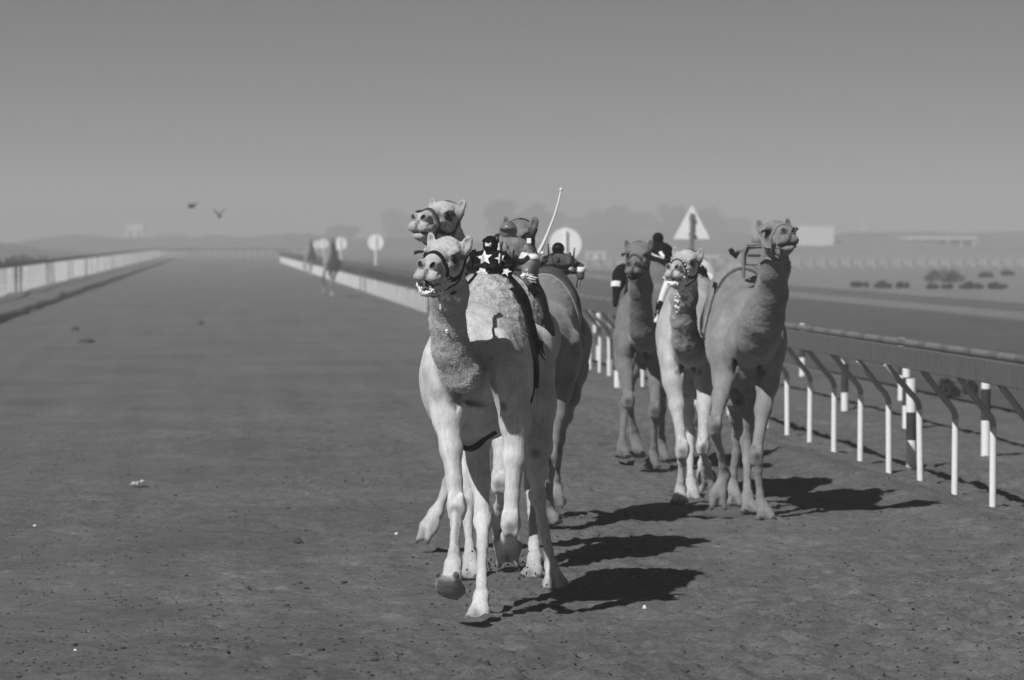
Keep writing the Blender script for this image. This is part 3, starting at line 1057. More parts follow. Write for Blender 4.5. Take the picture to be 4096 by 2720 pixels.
def frame_z(v):
    z = unit(np.asarray(v, float)); x = np.array([1.0, 0, 0]); x = unit(x - z * (x @ z)); y = np.cross(z, x)
    return np.stack([x, y, z], -1)


def unit_perp(kn, el, fe):
    """the way a joint points: away from the chord between its neighbours"""
    m = kn - (el + fe) / 2
    return unit(m) if np.linalg.norm(m) > 0.02 else np.array([1.0, 0, 0])


def catmull(pts, n):
    P = [np.array(p, float) for p in pts]
    P = [2 * P[0] - P[1]] + P + [2 * P[-1] - P[-2]]
    out = []
    m = len(P) - 3
    for s in np.linspace(0, m - 1e-6, n):
        i = int(s); t = s - i
        p0, p1, p2, p3 = P[i], P[i + 1], P[i + 2], P[i + 3]
        out.append(0.5 * ((2 * p1) + (-p0 + p2) * t + (2 * p0 - 5 * p1 + 4 * p2 - p3) * t * t + (-p0 + 3 * p1 - 3 * p2 + p3) * t ** 3))
    return np.array(out)


def ribbon(mb, grid, pts, width, thick=0.006, n=28, off=0.002):
    """a strap laid on a skin"""
    C_ = catmull(pts, n)
    C_ = grid.project(C_, off)
    Nn = grid.grad(C_)
    T = np.gradient(C_, axis=0); T /= np.linalg.norm(T, axis=1, keepdims=True) + 1e-9
    S_ = np.cross(Nn, T); S_ /= np.linalg.norm(S_, axis=1, keepdims=True) + 1e-9
    v, f = [], []
    L = grid.project(C_ - S_ * width / 2, off); R = grid.project(C_ + S_ * width / 2, off)
    for i in range(n):
        v += [L[i] - Nn[i] * 0.004, R[i] - Nn[i] * 0.004, R[i] + Nn[i] * thick, C_[i] + Nn[i] * thick * 1.25, L[i] + Nn[i] * thick]
    for i in range(n - 1):
        for j in range(5):
            a_, b_ = i * 5 + j, i * 5 + (j + 1) % 5
            f.append((a_, b_, b_ + 5, a_ + 5))
    f.append((4, 3, 2, 1, 0)); f.append(tuple((n - 1) * 5 + j for j in range(5)))
    mb.add(v, f)


def wool(cam_, n, length=0.028, width=0.0011, seed=1):
    """loose ends of the coat over the woolly parts"""
    r = np.random.default_rng(seed)
    me = cam_.obj.data
    V = np.empty(len(me.vertices) * 3, np.float32); me.vertices.foreach_get("co", V); V = V.reshape(-1, 3)
    fl = np.empty(len(V), np.float32); me.attributes["fluff"].data.foreach_get("value", fl)
    fl = np.where(np.linalg.norm(V - cam_.hc, axis=1) < 0.36, fl * 0.45, fl)
    idx = r.choice(len(V), n, p=fl.clip(0, 1) ** 1.5 / (fl.clip(0, 1) ** 1.5).sum())
    P = V[idx] + r.normal(0, 0.004, (n, 3))
    Nn = np.where((np.linalg.norm(P - cam_.hc, axis=1) < 0.33)[:, None], cam_.gh.grad(P), cam_.gb.grad(P))
    L = length * r.uniform(0.4, 1.1, n)[:, None] * (0.35 + 0.65 * fl[idx][:, None])
    L = L * np.where(np.linalg.norm(P - cam_.hc, axis=1) < 0.36, 0.45, 1.0)[:, None]
    d = Nn * 0.32 + r.normal(0, 0.38, (n, 3)) + np.array([-0.15, 0, -0.45])
    P1 = P + L * 0.5 * d; P2 = P1 + L * 0.5 * (d * 0.7 + r.normal(0, 0.5, (n, 3)))
    s = np.cross(d, r.normal(0, 1, (n, 3))); s /= np.linalg.norm(s, axis=1, keepdims=True) + 1e-9
    W_ = width
    P0 = P - Nn * 0.004
    Vv = np.stack([P0 - s * W_, P0 + s * W_, P1 - s * W_ * 0.8, P1 + s * W_ * 0.8, P2 - s * W_ * 0.2, P2 + s * W_ * 0.2], 1).reshape(-1, 3)
    b_ = np.arange(n) * 6
    Fq = np.concatenate([np.stack([b_, b_ + 1, b_ + 3, b_ + 2], -1), np.stack([b_ + 2, b_ + 3, b_ + 5, b_ + 4], -1)])
    tn = np.empty(len(V), np.float32); me.attributes["tone"].data.foreach_get("value", tn)
    o = np_mesh("wool", Vv, Fq, me.materials[0], cam_.obj, attrs={"tone": np.repeat(tn[idx] * r.uniform(0.85, 1.05, n), 6), "fluff": np.zeros(n * 6)})
    return tag(o, kind="stuff")

# ------------------------------------------------------------------ the camels
COAT = {
    'A': coat_mat("pale_coat", 0.60),
    'B': coat_mat("cream_coat", 0.54),
    'C': coat_mat("brown_coat", 0.22),
    'E': coat_mat("fawn_coat", 0.25),
    'F': coat_mat("sandy_coat", 0.50),
    'G': coat_mat("dun_coat", 0.18),
}
A = Camel("racing_camel", "pale camel with woolly hump and foaming open mouth, leading the race under a star-shirted robot",
          -0.175, 23.15, 8,
          head=(1780, 1042, 21.75, 15, -5, 6), jaw=9, hs=1.03, neck_wool=0.36, neck_tone=0.68,
          neck=[(1796, 1170, 21.97, 0.102), (1790, 1290, 22.10, 0.105), (1806, 1400, 22.18, 0.110), (1844, 1492, 22.26, 0.118), (1886, 1505, 22.40, 0.125), (1930, 1440, 22.7, 0.17)],
          legs={
              'FR': ([(1768, 1480, 22.38), (1792, 1670, 22.34), (1828, 2028, 22.2), (1813, 2258, 21.85), (1802, 2340, 21.74)], (42, -4)),
              'FL': ([(2028, 1505, 22.33), (2062, 1690, 22.28), (2045, 2095, 22.2), (2035, 2150, 22.58), (2030, 2185, 22.68)], (-95, 0)),
              'HR': ([(1890, 1400, 24.0), (1905, 1740, 23.3), (1932, 2085, 23.05), (1925, 2385, 22.56), (1918, 2450, 22.47)], (-4, 0)),
              'HL': ([(2118, 1400, 24.1), (2150, 1790, 23.75), (2150, 1985, 24.30), (2205, 2262, 24.42), (2218, 2318, 24.32)], (-20, 0)),
          }, coat=COAT['A'], h=0.011, hh=0.0052, width=1.06)
B = Camel("racing_camel", "cream camel holding its head highest, grey halter across its nose, right behind the leader",
          -0.06, 26.05, 12,
          head=(1770, 880, 24.85, 24, 1, 4), jaw=3, hs=1.0, neck_wool=0.5,
          neck=[(1800, 985, 25.0, 0.100), (1812, 1120, 25.1, 0.105), (1840, 1280, 25.2, 0.112), (1890, 1400, 25.35, 0.125), (1940, 1430, 25.8, 0.19)],
          legs={
              'FR': ([(1850, 1450, 25.6), (1850, 1650, 25.5), (1868, 2000, 25.22), (1880, 2230, 25.05), (1886, 2286, 24.98)], (-6, 0)),
              'FL': ([(2010, 1450, 25.6), (2008, 1650, 25.5), (2000, 1925, 25.15), (2003, 2035, 25.52), (2008, 2090, 25.62)], (-90, 0)),
              'HR': ([(1895, 1390, 26.85), (1850, 1700, 26.7), (1800, 1930, 27.15), (1745, 2050, 27.1), (1712, 2105, 27.02)], (-55, -35)),
              'HL': ([(2080, 1390, 26.85), (2110, 1700, 26.15), (2128, 1950, 26.0), (2138, 2235, 25.2), (2134, 2286, 25.08)], (-4, 0)),
          }, coat=COAT['B'])
C = Camel("racing_camel", "brown camel behind the leader's hump with a whip-carrying robot on its back",
          0.25, 29.8, 7,
          head=(2074, 952, 28.3, 20, -14, 2), jaw=5, hs=1.04,
          neck=[(2095, 1050, 28.45, 0.100), (2098, 1150, 28.5, 0.105), (2110, 1270, 28.6, 0.112), (2140, 1360, 28.8, 0.125), (2165, 1380, 29.25, 0.19)],
          legs={
              'FR': ([(2120, 1400, 29.3), (2115, 1540, 29.1), (2120, 1800, 28.8), (2135, 1920, 29.2), (2150, 1990, 29.3)], (-80, 0)),
              'FL': ([(2262, 1400, 29.3), (2242, 1560, 29.15), (2203, 1835, 29.1), (2195, 2040, 29.35), (2203, 2078, 29.3)], (0, 0)),
              'HR': ([(2180, 1360, 30.6), (2170, 1560, 30.2), (2168, 1730, 30.6), (2170, 1960, 30.2), (2172, 2020, 30.1)], (0, 0)),
              'HL': ([(2285, 1360, 30.6), (2275, 1580, 30.2), (2236, 1750, 30.7), (2225, 1950, 30.9), (2225, 1998, 30.8)], (-20, 0)),
          }, coat=COAT['C'], hh=0.007, fluff=0.4, body_dz=-0.05)
E = Camel("racing_camel", "tall fawn camel running beside the railing with rope halter and head held up",
          1.87, 31.2, -5,
          head=(3106, 950, 29.3, -10, 6, -4), jaw=3, hs=1.06,
          neck=[(3097, 1075, 29.52, 0.108), (3084, 1170, 29.72, 0.130), (3052, 1270, 29.92, 0.165), (3028, 1335, 30.10, 0.18), (3005, 1370, 30.5, 0.22)],
          legs={
              'FR': ([(2895, 1380, 30.55), (2895, 1520, 30.45), (2858, 1705, 29.95), (2900, 1900, 30.25), (2872, 1975, 30.25)], (-70, 0)),
              'FL': ([(3078, 1400, 30.5), (3068, 1540, 30.5), (3024, 1820, 30.2), (3045, 2015, 30.25), (3060, 2060, 30.2)], (0, 0)),
              'HR': ([(2945, 1380, 32.0), (2945, 1590, 31.5), (2952, 1745, 32.05), (2928, 1935, 32.1), (2935, 1985, 32.0)], (-30, 0)),
              'HL': ([(3050, 1380, 32.0), (3025, 1590, 31.3), (2985, 1765, 31.5), (2990, 1985, 31.1), (2998, 2032, 31.0)], (0, 0)),
          }, coat=COAT['E'], hh=0.007, fluff=0.4)
Fc_ = Camel("racing_camel", "smaller sandy camel with foaming muzzle and beaded halter beside the tall camel",
            1.55, 33.1, 6,
            head=(2742, 1062, 31.4, 19, -3, 3), jaw=7, hs=1.03, neck_wool=0.5, neck_tone=0.68,
            neck=[(2735, 1185, 31.62, 0.100), (2735, 1275, 31.72, 0.105), (2742, 1360, 31.86, 0.115), (2755, 1395, 32.05, 0.13), (2770, 1390, 32.4, 0.19)],
            legs={
                'FR': ([(2685, 1410, 32.45), (2694, 1530, 32.35), (2730, 1798, 32.15), (2724, 1955, 32.3), (2717, 1995, 32.25)], (0, 0)),
                'FL': ([(2812, 1410, 32.45), (2822, 1530, 32.3), (2812, 1785, 31.9), (2822, 1860, 32.25), (2828, 1915, 32.35)], (-85, 0)),
                'HR': ([(2720, 1385, 33.9), (2735, 1570, 33.4), (2758, 1730, 33.8), (2762, 1930, 33.2), (2768, 1985, 33.05)], (-5, 0)),
                'HL': ([(2830, 1385, 33.9), (2828, 1580, 33.5), (2802, 1700, 34.0), (2815, 1850, 34.2), (2820, 1890, 34.1)], (-40, 0)),
            }, coat=COAT['F'], hh=0.007, fluff=0.5, width=0.95)
G = Camel("racing_camel", "dark dun camel under a black robot with white chevrons, rearmost of the railing group",
          1.36, 37.4, 9,
          head=(2553, 1026, 35.6, 10, -12, 0), jaw=9, hs=1.04,
          neck=[(2562, 1145, 35.85, 0.102), (2562, 1235, 36.02, 0.112), (2568, 1310, 36.15, 0.125), (2580, 1340, 36.3, 0.14), (2588, 1330, 36.7, 0.2)],
          legs={
              'FR': ([(2502, 1360, 36.75), (2500, 1460, 36.7), (2514, 1600, 36.3), (2540, 1745, 36.5), (2552, 1812, 36.42)], (15, 0)),
              'FL': ([(2622, 1360, 36.75), (2622, 1470, 36.7), (2620, 1640, 36.35), (2617, 1815, 36.6), (2612, 1855, 36.55)], (-8, 0)),
              'HR': ([(2520, 1345, 38.2), (2518, 1490, 37.7), (2500, 1620, 38.2), (2488, 1780, 38.0), (2492, 1815, 37.9)], (0, 0)),
              'HL': ([(2630, 1345, 38.2), (2645, 1490, 37.8), (2645, 1630, 38.2), (2648, 1790, 38.3), (2650, 1830, 38.2)], (0, 0)),
          }, coat=COAT['G'], hh=0.008, fluff=0.3)

# ------------------------------------------------------------------ tack
wool(A, 26000, 0.022, seed=1)
wool(B, 7000, 0.020, seed=2)
wool(C, 4000, 0.020, seed=3)
wool(E, 4000, 0.020, seed=4)
wool(Fc_, 6000, 0.020, seed=5)
wool(G, 4000, 0.020, seed=6)


def halter(cam_, mat, w=0.022, thick=0.005, nose_x=0.235, throat=True):
    g = cam_.gh
    Hs = lambda L: [cam_.H(p) for p in L]
    mb = MB()
    x = nose_x
    ribbon(mb, g, Hs([(x, 0, 0.09), (x, 0.05, 0.05), (x - 0.01, 0.09, -0.03), (x - 0.03, 0.09, -0.09), (x - 0.05, 0.06, -0.16)]), w, thick)
    ribbon(mb, g, Hs([(x, 0, 0.09), (x, -0.05, 0.05), (x - 0.01, -0.09, -0.03), (x - 0.03, -0.09, -0.09), (x - 0.05, -0.06, -0.16)]), w, thick)
    ribbon(mb, g, Hs([(x - 0.05, 0.06, -0.16), (x - 0.055, 0, -0.19), (x - 0.05, -0.06, -0.16)]), w, thick, n=14)
    for q in (-1, 1):
        ribbon(mb, g, Hs([(x - 0.035, q * 0.09, -0.10), (0.10, q * 0.11, -0.085), (0.02, q * 0.12, -0.05), (-0.04, q * 0.12, 0.02), (-0.075, q * 0.07, 0.10), (-0.08, 0, 0.15)]), w, thick)
        if throat:
            ribbon(mb, g, Hs([(0.02, q * 0.12, -0.05), (0.03, q * 0.10, -0.13), (0.04, q * 0.05, -0.19), (0.045, 0, -0.20)]), w, thick)
    o = mb.build("halter", mat, cam_.obj)
    return o


halter(A, MAT['black_strap'], 0.026, 0.006)
halter(B, MAT['grey_strap'], 0.026, 0.005)
halter(C, MAT['black_strap'], 0.030, 0.006)
halter(Fc_, MAT['black_strap'], 0.022, 0.006)
halter(G, MAT['grey_strap'], 0.016, 0.005)


def rope(cam_, grid, pts, r, mat, name="rope_halter", n=40, off=0.006, parent=None):
    P = grid.project(catmull(pts, n), off)
    mb = MB(); mb.tube(P, r, 7)
    return mb.build(name, mat, parent or cam_.obj)


ROPE = grey("rope", 0.26, 0.9, 0.2, 60)
Hh = lambda c, L: [c.H(p) for p in L]
for q in (-1, 1):
    rope(E, E.gh, Hh(E, [(0.22, 0, 0.08), (0.21, q * 0.05, 0.05), (0.19, q * 0.09, -0.03), (0.16, q * 0.10, -0.10), (0.11, q * 0.08, -0.16), (0.10, 0, -0.20)]), 0.007, ROPE)
    rope(E, E.gh, Hh(E, [(0.16, q * 0.10, -0.09), (0.06, q * 0.11, -0.06), (-0.03, q * 0.12, 0.0), (-0.08, q * 0.06, 0.12), (-0.085, 0, 0.15)]), 0.007, ROPE)
# E's collar rope with a loose end
def neck_ring(cam_, centre, axis_, r, a0, a1, n=24):
    z = unit(axis_); x = unit(np.array([1.0, 0, 0]) - z * z[0]); y = np.cross(z, x)
    return [centre + r * (math.cos(t) * x + math.sin(t) * y) for t in np.linspace(a0, a1, n)]


nc = E.loc(pix(3100, 1050, 29.42))
P_ = E.gb.project(np.array(neck_ring(E, nc, np.array([-0.25, 0, 1.0]), 0.13, -1.7, 1.7)), 0.006)
mb = MB(); mb.tube(P_, 0.009, 7)
lp = E.loc(pix(3152, 1068, 29.35))
mb.tube([lp + 0.022 * np.array([0.2 * math.sin(t), math.cos(t), math.sin(t)]) for t in np.linspace(0, 6.2, 14)], 0.005, 6)
mb.build("collar_rope", ROPE, E.obj)


# lead rein of A, hanging from the halter to the neck
def hang(a_, b_, sag, n=14):
    a_, b_ = np.array(a_), np.array(b_)
    return [a_ + (b_ - a_) * t + np.array([0, 0, -sag * 4 * t * (1 - t)]) for t in np.linspace(0, 1, n)]


mb = MB()
mb.tube(hang(A.H((0.06, 0.07, -0.17)), A.loc(pix(1905, 1095, 22.6)), 0.02), 0.009, 6)
mb.build("lead_rein", MAT['black_strap'], A.obj)


# foam: clots of froth on lips and chin straps
def foam(cam_, clusters, seed, gh=True):
    rd = random.Random(seed)
    mb = MB()
    g = cam_.gh if gh else cam_.gb
    for (p, spread, n, r) in clusters:
        pts = np.array([np.array(p) + np.array([rd.gauss(0, spread), rd.gauss(0, spread), rd.gauss(0, spread)]) for _ in range(n)])
        pts = g.project(pts, 0.002)
        for q in pts:
            mb.ball(q, r * rd.uniform(0.5, 1.3) * np.array([1, 1, rd.uniform(0.7, 1.4)]), 7, 5, jitter=0.12)
    o = mb.build("foam", MAT['foam'], cam_.obj)
    return tag(o, kind="stuff")


def lipline(c, jaw, n=9):
    jr = rot_xyz(0, -jaw, 0); piv = np.array([0.02, 0, -0.07])
    out = []
    for t in np.linspace(-1, 1, n):
        p = np.array([0.362 - 0.10 * abs(t) ** 1.5, 0.064 * t, -0.076])
        out.append(c.H(piv + jr @ (p - piv)))
    return out


cl = [(p, 0.004, 12, 0.0042) for p in lipline(A, 9, 21)]
jr17 = rot_xyz(0, -9, 0); pv = np.array([0.02, 0, -0.07])
cl += [(A.H(pv + jr17 @ (np.array([0.335, 0.0, -0.078]) - pv)), 0.012, 30, 0.0055),
       (A.H(pv + jr17 @ (np.array([0.33, 0.025, -0.080]) - pv)), 0.012, 26, 0.0055),
       (A.H((0.24, 0.06, -0.085)), 0.012, 14, 0.009), (A.H((0.19, 0.085, -0.10)), 0.012, 8, 0.009),
       (A.H((0.19, 0.07, -0.15)), 0.02, 10, 0.010), (A.H((0.16, 0.05, -0.19)), 0.02, 10, 0.010),
       (A.H((0.15, 0.0, -0.20)), 0.02, 7, 0.009)]
foam(A, cl, 3)
foam(A, [(A.loc(pix(x_, y_, 21.8)), 0.010, 5, 0.009) for x_, y_ in ((1760, 1215), (1790, 1218), (1830, 1212), (1858, 1222), (1862, 1240), (1745, 1262), (1765, 1300), (1740, 1312), (1772, 1425), (1790, 1208))], 4, gh=False)
cl = [(p, 0.008, 10, 0.007) for p in lipline(Fc_, 7, 13)] + [(Fc_.H((0.2, 0.05, -0.15)), 0.03, 20, 0.010), (Fc_.H((0.3, 0.06, -0.09)), 0.02, 14, 0.012),
      (Fc_.H((0.33, -0.05, -0.10)), 0.015, 12, 0.012)]
foam(Fc_, cl, 5)
foam(Fc_, [(Fc_.loc(pix(x_, y_, 31.45)), 0.02, 8, 0.011) for x_, y_ in ((2725, 1165), (2745, 1180), (2760, 1200), (2772, 1215), (2765, 1235), (2785, 1220), (2705, 1190), (2683, 1225), (2684, 1275), (2740, 1150))], 6, gh=False)


# white beads on F's halter
mb = MB()
for q in (-1, 1):
    for p in Fc_.gh.project(catmull(Hh(Fc_, [(0.235, 0, 0.09), (0.235, q * 0.05, 0.05), (0.225, q * 0.09, -0.03), (0.205, q * 0.09, -0.09), (0.185, q * 0.06, -0.16)]), 13), 0.008):
        mb.ball(p, 0.008, 6, 4)
tag(mb.build("halter_beads", MAT['white_cloth'], Fc_.obj), kind="stuff")


# ---- saddles: everything strapped round the trunk
def shell(cam_, x, ang, off=0.004, axis_z=1.42, rmax=0.95):
    """where a ray from the trunk's axis leaves the hide"""
    c_ = np.array([x, 0, axis_z]); u = np.array([0, math.sin(ang), math.cos(ang)])
    rs = np.linspace(rmax, 0.05, 181)
    P = c_ + rs[:, None] * u
    dv = cam_.gb.tri(P)
    i = np.argmax(dv < off)
    return P[i]


def blanket(cam_, root, name, mat, x0, x1, a0, a1, lift=0.008, thick=0.012, nu=16, nv=40, ragged=0.0, skew=0.0):
    rd = np.random.default_rng(5)
    V = []
    for i in range(nu):
        for j in range(nv):
            u, v_ = i / (nu - 1), j / (nv - 1)
            ang = a0 + (a1 - a0) * v_
            x = x0 + (x1 - x0) * u + skew * abs(ang)
            if ragged and j in (0, nv - 1): ang += rd.normal() * ragged
            if ragged and i in (0, nu - 1): x += rd.normal() * ragged * 0.25
            V.append(shell(cam_, x, ang))
    V = np.array(V)
    Nn = cam_.gb.grad(V)
    fold = 0.004 * np.array([math.sin(j * 0.9 + i * 0.25) for i in range(nu) for j in range(nv)])[:, None]
    top = V + Nn * (lift + thick + fold); bot = V - Nn * 0.01
    n = nu * nv
    f = []
    idx = lambda i, j: i * nv + j
    for i in range(nu - 1):
        for j in range(nv - 1):
            f.append((idx(i, j), idx(i + 1, j), idx(i + 1, j + 1), idx(i, j + 1)))
            f.append((n + idx(i, j), n + idx(i, j + 1), n + idx(i + 1, j + 1), n + idx(i + 1, j)))
    ring = [idx(i, 0) for i in range(nu)] + [idx(nu - 1, j) for j in range(1, nv)] + [idx(i, nv - 1) for i in range(nu - 2, -1, -1)] + [idx(0, j) for j in range(nv - 2, 0, -1)]
    for k in range(len(ring)):
        a_, b_ = ring[k], ring[(k + 1) % len(ring)]
        f.append((b_, a_, a_ + n, b_ + n))
    return mesh_obj(name, np.concatenate([top, bot]), f, mat, root)


def band(cam_, root, name, mat, x, a0, a1, width, skew=0.0, thick=0.008, n=36, rmax=0.95):
    pts = [shell(cam_, x + skew * abs(a_), a_, rmax=rmax) for a_ in np.linspace(a0, a1, 22)]
    mb = MB(); ribbon(mb, cam_.gb, pts, width, thick, n=n, off=0.003)
    return mb.build(name, mat, root)


def tassel(root, name, mat, p, n=40, L=0.16, seed=1, spread=0.035, dirv=(0, 0, -1)):
    rd = random.Random(seed); mb = MB()
    dv = unit(np.array(dirv, float))
    for i in range(n):
        a_ = np.array(p) + np.array([rd.gauss(0, 0.014), rd.gauss(0, 0.014), rd.gauss(0, 0.014)])
        j_ = np.array([rd.gauss(0, spread), rd.gauss(0, spread), rd.gauss(0, spread)])
        l_ = L * rd.uniform(0.6, 1.1)
        mb.tube([a_, a_ + dv * l_ * 0.5 + j_ * 0.4, a_ + dv * l_ + j_], [0.006, 0.005, 0.002], 4)
    mb.ball(p, 0.022, 8, 6)
    return mb.build(name, mat, root)


def saddle_root(cam_, label):
    r = empty("saddle", (cam_.x, cam_.d, 0)); r.rotation_euler = (0, 0, cam_.th)
    return tag(r, label, "saddle", "saddles strapped on the racing camels")


R_ = math.radians
sA = saddle_root(A, "black saddle cloth with long side flap and thin girth on the pale leading camel")
blanket(A, sA, "cloth", MAT['black_cloth'], -0.42, -0.10, R_(-62), R_(62), ragged=0.05, skew=0.10)
band(A, sA, "side_flap", MAT['black_cloth'], -0.12, R_(20), R_(105), 0.15, skew=0.10, thick=0.016)
band(A, sA, "girth", MAT['black_strap'], 0.12, R_(95), R_(140), 0.028, rmax=0.5)
band(A, sA, "girth", MAT['black_strap'], 0.12, R_(-140), R_(-70), 0.028, rmax=0.5)
band(A, sA, "chest_girth", MAT['black_strap'], 0.56, R_(155), R_(205), 0.05, rmax=0.46)
tassel(sA, "fringe", MAT['black_cloth'], shell(A, -0.12, R_(60)) + np.array([0, 0.02, 0]), 30, 0.07, 2, 0.015)
sB = saddle_root(B, "patterned saddle with white cords behind the leader's hump")
blanket(B, sB, "cloth", MAT['dark_cloth'], -0.45, 0.0, R_(-60), R_(60), ragged=0.05)
tassel(sB, "cord_tassel", MAT['white_cloth'], B.loc(pix(2096, 1105, 25.75)), 12, 0.06, 4, 0.02, (0.1, 0.9, -0.4))
tassel(sB, "fringe", MAT['black_cloth'], B.loc(pix(2125, 1150, 25.75)), 30, 0.07, 5, 0.012, (0, 0.6, -0.7))
sC = saddle_root(C, "dark plain saddle cloth with pale edging on the brown camel")
blanket(C, sC, "cloth", MAT['dark_cloth'], -0.50, -0.02, R_(-70), R_(80))
band(C, sC, "edging", MAT['grey_cloth'], 0.0, R_(-70), R_(100), 0.03)
sE = saddle_root(E, "worn grey saddle with wire frame on the tall fawn camel")
blanket(E, sE, "cloth", MAT['grey_cloth'], -0.45, 0.02, R_(-85), R_(85), ragged=0.03)
band(E, sE, "edging", MAT['dark_cloth'], 0.03, R_(-95), R_(95), 0.03)
sF = saddle_root(Fc_, "white rolled saddle cloth on the smaller sandy camel")
blanket(Fc_, sF, "cloth", MAT['white_cloth'], -0.12, 0.06, R_(-75), R_(75), thick=0.035)
band(Fc_, sF, "lining", MAT['grey_cloth'], 0.10, R_(-75), R_(75), 0.06)
tassel(sF, "tassel", MAT['black_cloth'], Fc_.loc(pix(2645, 1215, 33.0)), 40, 0.14, 6, 0.03)
tassel(sF, "tassel", MAT['black_cloth'], Fc_.loc(pix(2806, 1075, 33.0)), 60, 0.16, 7, 0.03)
sG = saddle_root(G, "black saddle straps and satchel on the dark dun camel")
band(G, sG, "strap", MAT['black_cloth'], -0.10, R_(0), R_(110), 0.13, thick=0.02)
band(G, sG, "strap", MAT['black_cloth'], -0.10, R_(-110), R_(0), 0.09, thick=0.02)
tassel(sE, "tassel", MAT['black_cloth'], E.gb.project(E.loc(pix(2890, 1155, 31.2))[None], 0.01)[0], 40, 0.14, 8, 0.02)
tassel(sE, "tassel", MAT['black_cloth'], E.gb.project(E.loc(pix(3150, 1185, 31.0))[None], 0.01)[0], 40, 0.12, 9, 0.018, (0.0, 0.35, -1))


# ------------------------------------------------------------------ robot jockeys
def star_patch(grid, cy, cz, R, rot=0.0, n=5):
    """a cloth star laid on the front of a robot's shirt"""
    rim = []
    for i in range(2 * n):
        r = R if i % 2 == 0 else R * 0.42
        t = rot + math.pi * i / n + math.pi / 2
        rim.append((cy + r * math.cos(t), cz + r * math.sin(t)))
    dense = []
    for i in range(2 * n):
        p, q = np.array(rim[i]), np.array(rim[(i + 1) % (2 * n)])
        for t in (0, 0.5): dense.append(p + (q - p) * t)
    rings = [0.0, 0.35, 0.7, 1.0]
    P = [np.array([cy, cz])]
    for s in rings[1:]:
        P += [np.array([cy, cz]) + (d_ - np.array([cy, cz])) * s for d_ in dense]
    m = len(dense)
    out = []
    xs = np.linspace(0.30, -0.10, 161)
    for y_, z_ in P:
        pts = np.stack([xs, np.full_like(xs, y_), np.full_like(xs, z_)], -1)
        dv = grid.tri(pts)
        i = int(np.argmax(dv < 0.003)) if (dv < 0.003).any() else 60
        out.append((xs[i] + 0.001, y_, z_))
    f = [(0, 1 + i, 1 + (i + 1) % m) for i in range(m)]
    for r in range(2):
        for i in range(m):
            a_, b_ = 1 + r * m + i, 1 + r * m + (i + 1) % m
            f.append((a_, a_ + m, b_ + m, b_))
    return out, f


def robot(cam_, px, py, d, label, s=1.0, yaw=None, tilt=0.0, shirt='black_cloth', cap='black_cloth', antennas=((0.02, -0.085, 0.2), (0.02, 0.085, 0.2)),
          arms=(), brim=True, tz=0.66):
    base = pix(px, py, d)
    root = empty("robot_jockey", base)
    root.rotation_euler = (tilt, 0, cam_.th if yaw is None else yaw)
    root.scale = (s, s, s)
    tag(root, label, "robot jockey", "robot jockeys on the racing camels")
    F = Field()
    z = tz
    F.ell((0, 0, 0.06 * z), (0.115, 0.112, 0.085 * z), k=0.04)
    F.ell((0.005, 0, 0.145 * z), (0.092, 0.100, 0.085 * z), k=0.05)
    F.ell((0.0, 0.06, 0.165 * z), (0.05, 0.045, 0.055 * z), k=0.05)
    F.ell((0.0, -0.06, 0.165 * z), (0.05, 0.045, 0.055 * z), k=0.05)
    F.cap((0, 0, 0.18 * z), 0.05, (0, 0, 0.24 * z), 0.034, 0.03)
    for a_ in arms:
        F.chain([(q[0], q[1], q[2] * z) for q in a_], [0.040, 0.034, 0.030], 0.03)
    for i in range(18):                                     # folds in the cloth
        t = random.uniform(0, 6.28); z_ = random.uniform(0.03, 0.19) * z
        F.ell((0.112 * math.cos(t), 0.114 * math.sin(t), z_), (0.014, 0.014, random.uniform(0.02, 0.05)), k=0.02)
    lo, hi = F.bounds()
    g = F.grid(lo, hi, 0.007)
    v_, f_ = g.surface()
    torso = np_mesh("torso", v_, f_, MAT[shirt], root)
    hm = MB(); hz_ = 0.225 * z + 0.042; hm.ball((0.005, 0, hz_), (0.054, 0.048, 0.050), 18, 12)
    helmet = hm.build("helmet", MAT[cap], root)
    if brim:
        b_ = MB(); b_.ball((0.045, 0, hz_ + 0.012), (0.042, 0.040, 0.008), 14, 6)
        b_.build("brim", MAT[cap], helmet)
    for (ax_, ay_, h_) in antennas:
        an = MB(); an.tube([(ax_, ay_ * 0.95, 0.06), (ax_, ay_, 0.10 + h_ * 0.4), (ax_ + 0.005, ay_ * 1.06, 0.11 + h_)], [0.007, 0.0065, 0.005], 8)
        an.build("antenna", MAT['black_plastic'], root)
    belt = MB()
    ribbon(belt, g, [(0.14 * math.cos(t), 0.14 * math.sin(t), 0.095 * z) for t in np.linspace(0.02, 2 * math.pi - 0.02, 24)], 0.028, 0.004, n=50)
    belt.build("belt", MAT['black_strap'], root)
    return root, g, torso


rA, gA, tA = robot(A, 1962, 1104, 23.30, "black-shirted robot jockey with white stars and two antennas on the leading pale camel", s=0.98, yaw=A.th + 0.05,
                   arms=(((0, -0.08, 0.15), (0.03, -0.105, 0.09), (0.06, -0.10, 0.03)), ((0, 0.08, 0.15), (0.02, 0.115, 0.09), (0.05, 0.11, 0.02))),
                   antennas=((0.10, -0.115, 0.06), (0.10, 0.075, 0.06)), brim=False)
for cy, cz, r, ro in ((-0.028, 0.112, 0.050, 0.12), (-0.040, 0.030, 0.046, 0.5), (0.070, 0.11, 0.036, 0.3), (0.105, 0.03, 0.035, 0.9)):
    v_, f_ = star_patch(gA, cy, cz, r, ro)
    mesh_obj("star", v_, f_, MAT['white_cloth'], tA)
mb = MB(); mb.box((0.056, -0.010, 0.196), (0.006, 0.036, 0.022), 0.1); mb.build("label", MAT['white_cloth'], rA, smooth=False)
wool = MB()
